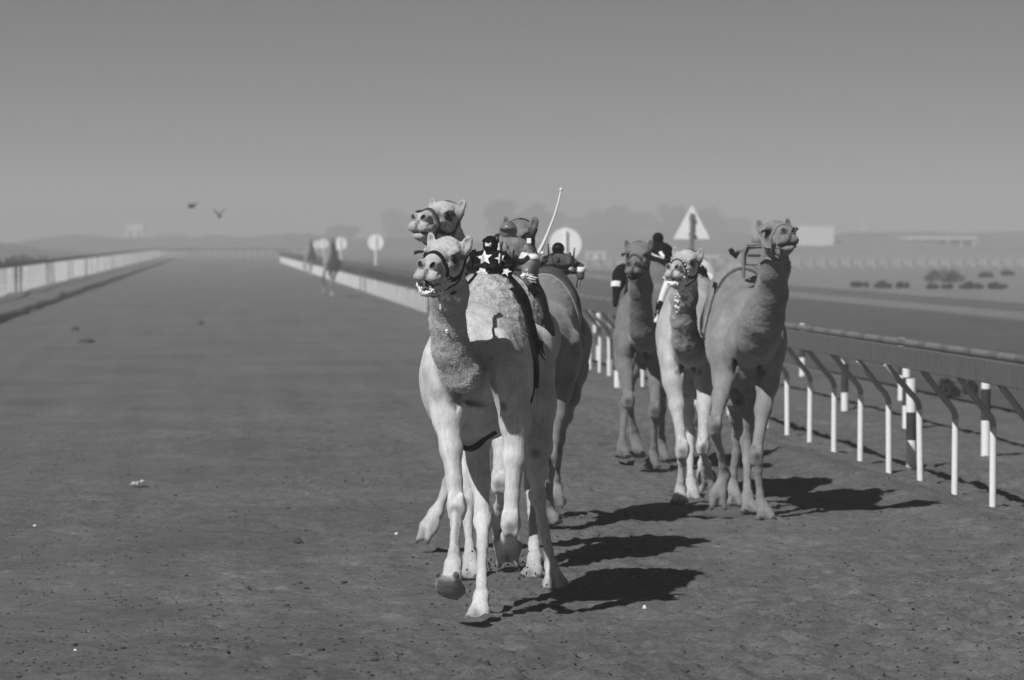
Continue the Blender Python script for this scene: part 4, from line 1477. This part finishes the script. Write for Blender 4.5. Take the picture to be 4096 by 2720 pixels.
for i in range(70):                                          # knitted cap
    t, p_ = random.uniform(0, 6.28), random.uniform(0, 1.2)
    wool.ball((0.005 + 0.054 * math.sin(p_) * math.cos(t), 0.050 * math.sin(p_) * math.sin(t), 0.190 + 0.050 * math.cos(p_)), 0.011, 6, 4)
tag(wool.build("cap_wool", MAT['black_cloth'], rA), kind="stuff")

PLASTIC = grey("clear_wrap", 0.20, 0.22, 0.5, 18, 0.8, 26, spec=0.6)
MAT['plastic'] = PLASTIC
rB, gB, tB = robot(B, 2034, 1100, 26.2, "plastic-wrapped grey robot jockey with white armbands behind the leader's robot", s=1.30, tz=0.85, yaw=B.th, shirt='plastic', cap='plastic',
                   arms=(((0, -0.09, 0.16), (0.04, -0.12, 0.10), (0.09, -0.10, 0.05)), ((0, 0.09, 0.15), (0.04, 0.13, 0.09), (0.10, 0.12, 0.02))),
                   antennas=((0.11, -0.03, 0.10), (0.11, 0.05, 0.02)))
for sgn in (-1, 1):
    mb = MB(); ribbon(mb, gB, [(0.03 + 0.06 * math.cos(t), sgn * 0.125 + 0.06 * math.sin(t), 0.105) for t in np.linspace(0, 6.2, 20)], 0.034, 0.003, n=36)
    mb.build("armband", MAT['white_cloth'], rB)
mb = MB(); mb.tube([(0.11, -0.0305, 0.13), (0.112, -0.0312, 0.175)], 0.011, 10); mb.build("antenna_sleeve", MAT['white_cloth'], rB)
mb = MB(); mb.box((0.09, 0.13, 0.18), (0.02, 0.022, 0.026)); mb.build("receiver", MAT['white_cloth'], rB, smooth=False)

rC, gC, tC = robot(C, 2233, 1098, 30.1, "dark-helmeted robot jockey with two antennas and a long white whip on the brown camel", s=1.05, shirt='dark_cloth', cap='black_plastic',
                   arms=(((0, 0.09, 0.14), (0.0, 0.16, 0.07), (0.03, 0.17, -0.02)), ((0, -0.08, 0.12), (0.02, -0.12, 0.08), (0.04, -0.13, 0.06))),
                   antennas=((0.10, -0.06, 0.12), (0.09, 0.125, 0.09)))
mb = MB(); ribbon(mb, gC, [(0.02 + 0.07 * math.cos(t), 0.155 + 0.07 * math.sin(t), 0.045) for t in np.linspace(0, 6.2, 20)], 0.04, 0.004, n=36)
mb.build("armband", MAT['white_cloth'], rC)
mb = MB(); mb.tube([(0.03, 0.175, 0.0), (0.04, 0.15, -0.09)], 0.012, 8); mb.build("arm_rod", MAT['metal'], rC)
mb = MB(); mb.tube([(0.04, 0.165, 0.02), (0.05, 0.14, -0.10)], 0.006, 8); mb.build("arm_cable", MAT['black_plastic'], rC)
# whip, in the robot's own space
Mi = Matrix.LocRotScale(rC.location, rC.rotation_euler, rC.scale).inverted()
wl_ = [(2150, 1026, 30.0), (2160, 1000, 29.98), (2176, 968, 29.96), (2198, 915, 29.95), (2222, 850, 29.93), (2238, 790, 29.92), (2244, 758, 29.92)]
wp = [np.array(Mi @ Vector(pix(*q))) for q in wl_]
wp = catmull(wp, 30)
mb = MB(); mb.tube(wp, list(np.concatenate([np.linspace(0.019, 0.011, 12), np.linspace(0.010, 0.0055, 18)])), 8)
mb.ball(wp[-1], 0.013, 8, 6)
mb.ball(np.array(Mi @ Vector(pix(2170, 1012, 29.96))), 0.014, 8, 6)
mb.build("whip", MAT['white_cloth'], rC)
mb = MB(); mb.tube([np.array(Mi @ Vector(pix(*q))) for q in ((2150, 1028, 30.0), (2160, 1041, 30.0), (2185, 1044, 30.02), (2205, 1040, 30.1))], 0.008, 8)
mb.build("whip_arm", MAT['metal'], rC)

rG, gG, tG = robot(G, 2632, 1078, 37.7, "leaning black robot jockey with white chevron stripes on the dark dun camel", s=1.15, tz=1.0, yaw=G.th + 0.2, tilt=0.0,
                   arms=(((0, -0.09, 0.15), (0.03, -0.13, 0.06), (0.06, -0.14, -0.02)), ((0, 0.09, 0.15), (0.0, 0.12, 0.05), (0.0, 0.13, -0.05))),
                   antennas=(), brim=False)
mb = MB()
ribbon(mb, gG, [(0.14, 0.015, 0.20), (0.15, 0.03, 0.14), (0.16, 0.02, 0.09)], 0.03, 0.003, n=16)
ribbon(mb, gG, [(0.16, 0.02, 0.09), (0.16, -0.03, 0.095), (0.14, -0.07, 0.105)], 0.03, 0.003, n=16)
mb.build("chevron", MAT['white_cloth'], tG)
# G's slung satchel with pale band
sat = empty("satchel", pix(2478, 1118, 37.2)); sat.rotation_euler = (0.0, -0.35, G.th)
tag(sat, "black slung satchel with a pale band hanging at the dark dun camel's shoulder", "bag")
F = Field(); F.ell((0, 0, 0.02), (0.06, 0.075, 0.12), k=0.04); F.ell((0.01, 0.04, 0.09), (0.05, 0.06, 0.07), k=0.04); F.cap((0, -0.02, -0.08), 0.045, (0, -0.03, -0.26), 0.025, 0.04)
lo, hi = F.bounds(); gS = F.grid(lo, hi, 0.009); v_, f_ = gS.surface()
np_mesh("pouch", v_, f_, MAT['black_cloth'], sat)
mb = MB(); mb.tube([(0, -0.022, -0.035), (0, -0.024, -0.085)], [0.066, 0.056], 14); mb.build("band", MAT['white_cloth'], sat)

# E's robot: bare drive box on the saddle with its crank lever
rE = empty("robot_jockey", pix(3020, 1062, 30.9)); rE.rotation_euler = (0, 0, E.th)
tag(rE, "bare grey drive box with dark crank lever, half hidden behind the tall camel's head", "robot jockey", "robot jockeys on the racing camels")
mb = MB(); mb.box((0, 0, 0.075), (0.16, 0.20, 0.15), 0, 0.9); o = mb.build("drive_box", MAT['grey_cloth'], rE, smooth=False)
bv = o.modifiers.new("edge", 'BEVEL'); bv.width = 0.015; bv.segments = 3
mb = MB(); mb.tube([(0.085, -0.105, -0.10), (0.085, -0.105, 0.10), (0.085, -0.075, 0.165), (0.085, 0.08, 0.175), (0.085, 0.105, 0.10), (0.085, 0.105, -0.10)], 0.013, 8); mb.build("frame", MAT['pole_grey'], rE)
mb = MB(); mb.box((0.075, 0, 0.085), (0.02, 0.15, 0.012)); mb.build("seam", MAT['dark_cloth'], rE, smooth=False)
mb = MB(); mb.tube([(0.08, -0.10, 0.115), (0.08, -0.16, 0.115)], 0.011, 8); mb.build("axle", MAT['metal'], rE)
mb = MB(); mb.tube([(0.08, -0.145, 0.115), (0.08, -0.17, 0.075), (0.08, -0.195, 0.105), (0.08, -0.215, 0.135)], [0.016, 0.025, 0.024, 0.016], 8); mb.build("crank_lever", MAT['black_plastic'], rE)
mb = MB(); mb.ball((0.04, 0.02, 0.21), (0.05, 0.05, 0.05), 12, 8, jitter=0.06); mb.build("wrapped_motor", MAT['grey_cloth'], rE)

# ------------------------------------------------------------------ two camels far back on the track
def far_camel(src, px, py_foot, label, s=1.0):
    d = F_PX * CAM_Z / (py_foot - HORIZON)
    x = (px - W_PX / 2) / F_PX * d
    o = bpy.data.objects.new("racing_camel", src.obj.data); COL.objects.link(o)
    o.location = (x, d, 0); o.rotation_euler = (0, 0, src.th); o.scale = (s, s, s)
    tag(o, label, "camel", "racing camels")
    sd = saddle_root(src, "dark saddle cloth on the " + ("nearer" if "nearer" in label else "farther") + " of the two distant camels")
    sd.location = o.location; sd.scale = o.scale
    c_ = bpy.data.objects.new("cloth", bpy.data.objects[FAR_CLOTH].data); COL.objects.link(c_); c_.parent = sd
    return o


FAR_CLOTH = [c_ for c_ in sE.children if c_.name.startswith("cloth")][0].name
far_camel(E, 1325, 1188, "nearer of two distant blurred camels trotting by the right-hand rail")
far_camel(E, 1240, 1112, "farther of two distant blurred camels, hazy, by the right-hand rail", 1.0)

# ------------------------------------------------------------------ birds
def bird(px, py, d, label, up, yaw, span=0.5):
    root = empty("bird", pix(px, py, d)); root.rotation_euler = (0, 0.1, yaw)
    tag(root, label, "bird", "birds flying over the track")
    F = Field(); F.ell((0, 0, 0), (0.11, 0.038, 0.036), k=0.03); F.ell((0.10, 0, 0.012), (0.035, 0.024, 0.024), k=0.03); F.cap((-0.10, 0, 0), 0.015, (-0.19, 0, -0.01), 0.012, 0.03)
    lo, hi = F.bounds(); v_, f_ = F.grid(lo, hi, 0.008).surface()
    np_mesh("body", v_, f_, MAT['bird'], root)
    for q in (-1, 1):
        u = up if q > 0 else up * 0.8
        prof = [(0.0, 0.16, 0.0), (0.35, 0.17, 0.62), (0.7, 0.12, 0.95), (1.0, 0.02, 1.15)]
        v, f = [], []
        for (t, ch, bend) in prof:
            y_ = q * span / 2 * t * math.cos(u); z_ = span / 2 * bend * math.sin(u) + 0.01
            xb = -0.10 * t * t
            for zz in (0.006 * (1 - t) + 0.001, -0.006 * (1 - t) - 0.001):
                v += [(xb + ch * 0.45, y_, z_ + zz), (xb - ch * 0.55, y_, z_ + zz)]
        for i in range(3):
            a_ = i * 4; b_ = a_ + 4
            f += [(a_, a_ + 1, b_ + 1, b_), (a_ + 2, b_ + 2, b_ + 3, a_ + 3), (a_, b_, b_ + 2, a_ + 2), (a_ + 1, a_ + 3, b_ + 3, b_ + 1)]
        mesh_obj("wing", v, f, MAT['bird'], root)


bird(765, 828, 130, "dark bird with flatter wings, flying higher of the two", 0.35, -2.5, 0.60)
bird(878, 868, 130, "bird with both wings raised in a V, flying lower of the two", 0.85, -1.8, 0.66)

# ------------------------------------------------------------------ litter and stones on the track
def ground_pt(px, py):
    d = F_PX * CAM_Z / (py - HORIZON); x = (px - W_PX / 2) / F_PX * d
    return np.array([x, d, float(ground_z(x, d))])


def lump(name, px, py, r, label, mat, cat, seed, group=None):
    p = ground_pt(px, py); random.seed(seed)
    mb = MB(); mb.ball((0, 0, r[2] * 0.45), r, 12, 9, jitter=0.22)
    for i in range(3):
        mb_r = np.array(r) * random.uniform(0.35, 0.6)
        mb.ball((random.uniform(-1, 1) * r[0] * 0.8, random.uniform(-0.6, 0.6) * r[1], mb_r[2] * 0.5), mb_r, 9, 7, jitter=0.2)
    o = mb.build(name, mat); o.location = p
    tag(o, label, cat, group); return o


p = ground_pt(546, 1948)
v, f = [], []
for i in range(9):
    for j in range(5):
        u, w = i / 8 - 0.5, j / 4 - 0.5
        v.append((u * 0.12 + 0.01 * math.sin(j), w * 0.30, 0.02 + 0.016 * abs(math.sin(i * 1.3 + j * 0.7)) * (1.2 - abs(u)) + 0.02 * (i > 5)))
for i in range(8):
    for j in range(4):
        a_ = i * 5 + j; f.append((a_, a_ + 5, a_ + 6, a_ + 1))
o = mesh_obj("paper_scrap", v, f, MAT['paper'], smooth=False); o.location = p
sm = o.modifiers.new("sheet", 'SOLIDIFY'); sm.thickness = 0.002
tag(o, "crumpled pale paper scrap lying alone on the track", "litter")
lump("clod", 1190, 2168, (0.035, 0.035, 0.03), "dark clod of dung on bare track left of the leading camel", MAT['stone'], "clod", 1)
lump("stone", 802, 1298, (0.075, 0.075, 0.07), "round dark stone on the open track below the birds", MAT['stone'], "stone", 2)
lump("stone", 345, 1370, (0.17, 0.22, 0.055), "low dark heap on the far track, larger of two close together", MAT['stone'], "stone", 3)
lump("stone", 300, 1320, (0.10, 0.12, 0.06), "small dark lump behind the larger dark heap on the far track", MAT['stone'], "stone", 4)
lump("pebble", 2580, 2446, (0.012, 0.012, 0.014), "tiny bright white pebble right of the leader's shadow", MAT['white_flat'], "pebble", 5)
lump("pebble", 1585, 2142, (0.013, 0.010, 0.010), "tiny white pebble beside the cream camel's flung hind foot", MAT['white_flat'], "pebble", 6)
lump("pebble", 297, 2606, (0.010, 0.010, 0.008), "tiny white pebble alone on dark soil at the track's left", MAT['white_flat'], "pebble", 7)
lump("pebble", 137, 2105, (0.012, 0.012, 0.010), "tiny white pebble on the left side of the track near the paper scrap", MAT['white_flat'], "pebble", 8)
# crumbs and kicked-up clods scattered over the near track
random.seed(21)
mb = MB()
for i in range(8000):
    d = 18.5 + 26 * random.random() ** 1.6; x = random.uniform(-0.14, 0.14) * d
    if float(NZ[7](np.array(x * 1.3), np.array(d * 0.8))) + 0.5 < random.random() * 0.9: continue
    if x > rail_x(d) - 0.1: continue
    r = random.uniform(0.003, 0.0085) * (1 + 0.8 * (random.random() < 0.05))
    mb.ball((x, d, float(ground_z(x, d)) + r * 0.3), (r * random.uniform(0.8, 1.8), r * random.uniform(0.8, 1.6), r * 0.6), 5, 4, jitter=0.3)
tag(mb.build("soil_crumbs", grey("crumb", 0.055, 0.95, 0.6, 9)), kind="stuff")

# clods flung up by the feet
random.seed(5)
mb = MB()
for (cx_, cy_, cd_, n_) in ((2010, 2260, 22.9, 40), (2090, 2280, 24.2, 45), (1900, 2380, 23.2, 25), (2960, 1990, 31.2, 30), (2250, 2080, 29.4, 20)):
    for _ in range(n_):
        q = pix(cx_ + random.gauss(0, 55), cy_ + random.gauss(0, 45), cd_ + random.gauss(0, 0.25))
        if q[2] < 0.02: continue
        r = random.uniform(0.003, 0.008)
        mb.ball(q, (r, r * random.uniform(0.7, 1.3), r * random.uniform(0.7, 1.6)), 5, 4, jitter=0.25)
tag(mb.build("flung_soil", grey("flung", 0.06, 0.95)), kind="stuff")

# ------------------------------------------------------------------ shrubs, trees, buildings in the haze
def leaf_cloud(mb, centre, rad, n, leaf, rd):
    c = np.array(centre, float); rad = np.array(rad, float)
    for i in range(n):
        u = unit(np.array([rd.gauss(0, 1) for _ in range(3)])) * rd.random() ** 0.4
        p = c + u * rad
        a_ = unit(np.array([rd.gauss(0, 1) for _ in range(3)])); b_ = unit(np.cross(a_, [rd.gauss(0, 1) for _ in range(3)]))
        s_ = leaf * rd.uniform(0.6, 1.4)
        mb.add([p - a_ * s_, p + b_ * s_ * 0.6, p + a_ * s_, p - b_ * s_ * 0.6], [(0, 1, 2, 3)])


def shrub(px, py, d_scale, w, h, label, seed):
    d = F_PX * CAM_Z / (py - HORIZON); x = (px - W_PX / 2) / F_PX * d
    rd = random.Random(seed)
    root = empty("shrub", (x, d, 0)); tag(root, label, "shrub", "low shrubs on the sand field")
    mb = MB()
    for i in range(9):
        cx = rd.uniform(-0.5, 0.5) * w * 0.8
        hh_ = h * (1 - (abs(cx) / w * 1.3) ** 2) * rd.uniform(0.7, 1.1)
        leaf_cloud(mb, (cx, rd.uniform(-0.3, 0.3) * w, hh_ * 0.5), (w * 0.16, w * 0.16, hh_ * 0.5), 150, 0.045, rd)
    mb.build("foliage", MAT['shrub'], root, smooth=False)
    st = MB()
    for i in range(6):
        t = rd.uniform(0, 6.28); st.tube([(0, 0, -0.05), (w * 0.2 * math.cos(t), w * 0.2 * math.sin(t), h * 0.6)], [0.03, 0.01], 5)
    st.build("stems", MAT['trunk'], root)


shrub(3780, 1132, 1, 2.1, 0.85, "widest dark rounded shrub on the sand field, taller than its neighbours", 1)
for i, (px_, py_, w_, h_, lb) in enumerate((
        (3435, 1150, 0.9, 0.35, "low twiggy shrub, first of the row along the side path"),
        (3530, 1154, 0.8, 0.36, "low dark shrub, second of the row along the side path"),
        (3608, 1154, 0.6, 0.35, "small upright tuft, third of the row along the side path"),
        (3732, 1157, 0.6, 0.28, "small tuft right below the widest shrub"),
        (3795, 1157, 0.7, 0.26, "flat low tuft under the right end of the widest shrub"),
        (3885, 1157, 1.1, 0.36, "low spreading shrub between the widest shrub and the dark pair"),
        (3975, 1158, 1.2, 0.36, "dark double tuft, last of the row along the side path"),
        (3945, 1112, 0.9, 0.4, "faint small shrub on pale sand behind the row of tufts"),
        (4030, 1104, 0.9, 0.4, "faintest small shrub on pale sand beyond the row"))):
    shrub(px_, py_, 1, w_, h_, lb, 10 + i)
# dark scrub just behind the near railing
for i, (px_, py_, w_, h_, lb) in enumerate(((3790, 1590, 0.28, 0.26, "dark scrubby tuft seen under the railing board behind the marker posts"),
                                            (3885, 1580, 0.24, 0.22, "pale-tipped scrubby tuft beside the dark one behind the railing"))):
    shrub(px_, py_, 1, w_, h_, lb, 40 + i)


def tree(px, d, top_py, w, label, seed):
    rd = random.Random(seed)
    x = (px - W_PX / 2) / F_PX * d
    H_ = pix(px, top_py, d)[2]
    root = empty("tree", (x, d, 0)); tag(root, label, "tree", "hazy trees behind the track")
    tr = MB()
    tr.tube([(0, 0, -0.2), (0.05, 0, H_ * 0.25), (-0.08, 0.05, H_ * 0.5), (0.05, 0, H_ * 0.8)], [0.24, 0.19, 0.14, 0.05], 8)
    cr = MB()
    for i in range(13):
        t = rd.uniform(0, 6.28); r_ = w * 0.36 * rd.random() ** 0.5; z_ = H_ * rd.uniform(0.38, 0.92)
        r_ *= math.sqrt(max(0.15, 1 - ((z_ / H_ - 0.6) / 0.42) ** 2))
        c_ = np.array([r_ * math.cos(t), r_ * math.sin(t), z_])
        tr.tube([(0, 0, z_ * 0.55), tuple(c_)], [0.08, 0.025], 5)
        leaf_cloud(cr, c_, (w * 0.2, w * 0.2, min(H_ - z_ + 0.2, w * 0.17)), 200, 0.46, rd)
    tr.build("trunk", MAT['trunk'], root); cr.build("crown", MAT['leaf'], root, smooth=False)


for i, (px_, d_, ty_, w_, lb) in enumerate((
        (1380, 420, 905, 4.5, "small hazy tree behind the round sign beside the distant camel"),
        (1600, 470, 838, 5.5, "hazy broad tree behind the highest-held camel head"),
        (1700, 480, 850, 5.0, "hazy tree just behind the cream camel's head"),
        (2020, 430, 800, 5.5, "tallest hazy tree, behind the brown camel's ears"),
        (2110, 440, 815, 5.5, "hazy tree right of the tallest one, behind the whip"),
        (2200, 460, 850, 5.0, "low hazy tree behind the white whip's tip"),
        (2330, 480, 870, 6.0, "low hazy tree right of the large round sign"),
        (2440, 430, 825, 5.5, "rounded hazy tree between round sign and triangle sign"),
        (2560, 450, 850, 5.5, "hazy tree above the dark dun camel's head"),
        (2700, 410, 815, 5.5, "hazy tree just left of the triangle sign"),
        (2830, 430, 830, 5.5, "hazy tree just right of the triangle sign"),
        (2930, 470, 870, 6.0, "low hazy tree between triangle sign and tall camel"),
        (690, 500, 935, 6.0, "faint low tree beyond the bend of the outer railing"),
        (1120, 520, 940, 7.0, "faint low tree behind where the rails seem to meet"))):
    tree(px_, d_ * 2.7, ty_, w_ * 2.7, lb, 60 + i)


def building(name, px0, px1, py0, d, label, depth=5, roof=True, cols=0, wins=0, cat="building", mat='plaster'):
    x0, x1 = (px0 - W_PX / 2) / F_PX * d, (px1 - W_PX / 2) / F_PX * d
    h_ = pix(px0, py0, d)[2]
    root = empty(name, ((x0 + x1) / 2, d, 0)); tag(root, label, cat)
    w_ = x1 - x0
    if cols:
        mb = MB(); mb.box((0, depth / 2, h_ - 0.22), (w_ + 0.8, depth + 0.8, 0.36)); mb.build("roof", MAT[mat], root, smooth=False)
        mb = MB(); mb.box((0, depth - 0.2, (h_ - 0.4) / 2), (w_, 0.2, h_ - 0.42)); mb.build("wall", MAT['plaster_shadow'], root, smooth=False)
        cm = MB(); cm.box((0, 0, (h_ - 0.4) / 2), (0.28, 0.28, h_ - 0.42)); co = cm.build("column", MAT[mat], root, smooth=False)
        for i in range(cols):
            c_ = co if i == 0 else bpy.data.objects.new("column", co.data)
            if i: COL.objects.link(c_); c_.parent = root
            c_.location = (-w_ / 2 + 0.2 + (w_ - 0.4) * i / (cols - 1), 0.2, 0)
    else:
        mb = MB(); mb.box((0, depth / 2, h_ / 2 - 0.05), (w_, depth, h_ - 0.1)); mb.build("wall", MAT[mat], root, smooth=False)
        mb = MB(); mb.box((0, depth / 2, h_), (w_ + 0.3, depth + 0.3, 0.16)); mb.build("roof", MAT[mat], root, smooth=False)
        for i in range(wins):
            x_ = -w_ / 2 + w_ * (i + 0.5) / wins
            mb = MB(); mb.box((x_, 0.01, h_ * 0.55), (w_ / wins * 0.45, 0.08, h_ * 0.32)); wo_ = mb.build("window", MAT['window'], root, smooth=False)
    return root


building("flat_building", 3190, 3335, 900, 700, "hazy white two-level building right of the tall camel's head", 6, wins=0)
building("grandstand", 3477, 3900, 948, 720, "long low hazy stand with flat white roof on columns", 6, cols=9)
building("low_building", 1555, 1670, 955, 950, "faint low pale building between the lone round sign and the camels", 5, wins=4)
building("low_building", 1395, 1470, 958, 950, "faint low pale building left of the lone round sign", 5, wins=2)
building("cabin", 2345, 2420, 1010, 420, "small pale cabin in the haze right of the large round sign", 3, wins=2)
building("cabin", 2800, 2872, 1025, 420, "small pale cabin in the haze between sandy and tall camel", 3, wins=2)
building("low_building", 505, 575, 895, 1100, "faint pale building on the rise behind the outer railing", 5, wins=2)
# tower-like mast right of the tall camel
ms = empty("mast", pix(3450, 1060, 1000)); ms.location.z = 0; tag(ms, "faint pale lattice mast between the white building and the stand", "mast")
mh = pix(3450, 850, 1000)[2]
for q in ((-0.35, -0.35), (0.35, -0.35), (0.35, 0.35), (-0.35, 0.35)):
    MB().tube([(q[0], q[1], 0), (q[0] * 0.5, q[1] * 0.5, mh)], 0.06, 6).build("leg", MAT['white_flat'], ms)
mb = MB()
for i in range(10):
    z0_, z1_ = mh * i / 10, mh * (i + 1) / 10; k0, k1 = 0.35 * (1 - 0.05 * i), 0.35 * (1 - 0.05 * (i + 1))
    mb.tube([(-k0, -k0, z0_), (k1, -k1, z1_)], 0.035, 5); mb.tube([(k0, k0, z0_), (-k1, k1, z1_)], 0.035, 5)
mb.build("bracing", MAT['white_flat'], ms)

# far pale fence across the field
ff = empty("field_fence", (6, 312, 0)); tag(ff, "long pale picket fence across the hazy sand field", "fence")
pk = MB(); pk.box((0, 0, 0.42), (0.30, 0.10, 0.86)); pko = pk.build("picket", MAT['fence_grey'], ff, smooth=False)
for i in range(60):
    c_ = pko if i == 0 else bpy.data.objects.new("picket", pko.data)
    if i: COL.objects.link(c_); c_.parent = ff
    c_.location = (i * 1.02 - 1, i * 0.03, 0)
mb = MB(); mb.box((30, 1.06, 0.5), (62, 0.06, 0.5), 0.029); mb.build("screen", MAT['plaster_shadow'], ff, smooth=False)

# low rise of dunes left and behind
def dunes(name, x0, x1, y0, y1, h_, seed, nx_=90, ny_=24):
    nzf = lattice(seed); nzg = lattice(seed + 1)
    v, f = [], []
    for i in range(nx_):
        for j in range(ny_):
            u, w = i / (nx_ - 1), j / (ny_ - 1)
            x, y = x0 + (x1 - x0) * u, y0 + (y1 - y0) * w
            e = math.sin(math.pi * w) * min(1, u * 6, (1 - u) * 6)
            z = e * h_ * (0.55 + 0.9 * float(nzf(np.array(x / 22.0), np.array(y / 40.0))) + 0.35 * float(nzg(np.array(x / 7.0), np.array(y / 16.0)))) - 0.05
            v.append((x, y, z))
    for i in range(nx_ - 1):
        for j in range(ny_ - 1):
            a_ = i * ny_ + j; f.append((a_, a_ + ny_, a_ + ny_ + 1, a_ + 1))
    return tag(mesh_obj(name, v, f, soil_mat(name + "_sand", 0.12, 0.22)), kind="structure")


dunes("dunes", -240, -40, 300, 560, 4.2, 71)
dunes("far_dunes", -160, 260, 640, 900, 4.5, 81)
# dark scrub right behind the outer railing
sc_ = MB(); rd = random.Random(9)
for i in range(150):
    d = 95 + 130 * rd.random() ** 1.5; leaf_cloud(sc_, (left_x(d) - 1.6 - rd.random() * 2.5, d, 0.75), (0.8, 1.2, 0.75 * rd.uniform(0.5, 1.1)), 40, 0.13, rd)
tag(sc_.build("scrub", MAT['shrub'], smooth=False), label="dark scrub growing behind the outer railing", kind="stuff")

# ------------------------------------------------------------------ dusty air
hz = MB(); hz.box((0, 780, 10.9), (2000, 1700, 24.4))
hm_ = bpy.data.materials.new("dusty_air"); hm_.use_nodes = True
nt = hm_.node_tree; nt.nodes.clear()
vo = nt.nodes.new("ShaderNodeVolumePrincipled"); vo.inputs["Density"].default_value = HAZE_DENSITY = 0.0015
vo.inputs["Color"].default_value = (0.86, 0.86, 0.86, 1); vo.inputs["Anisotropy"].default_value = 0.0
om = nt.nodes.new("ShaderNodeOutputMaterial"); nt.links.new(vo.outputs[0], om.inputs["Volume"])
tag(hz.build("haze", hm_, smooth=False), kind="stuff")
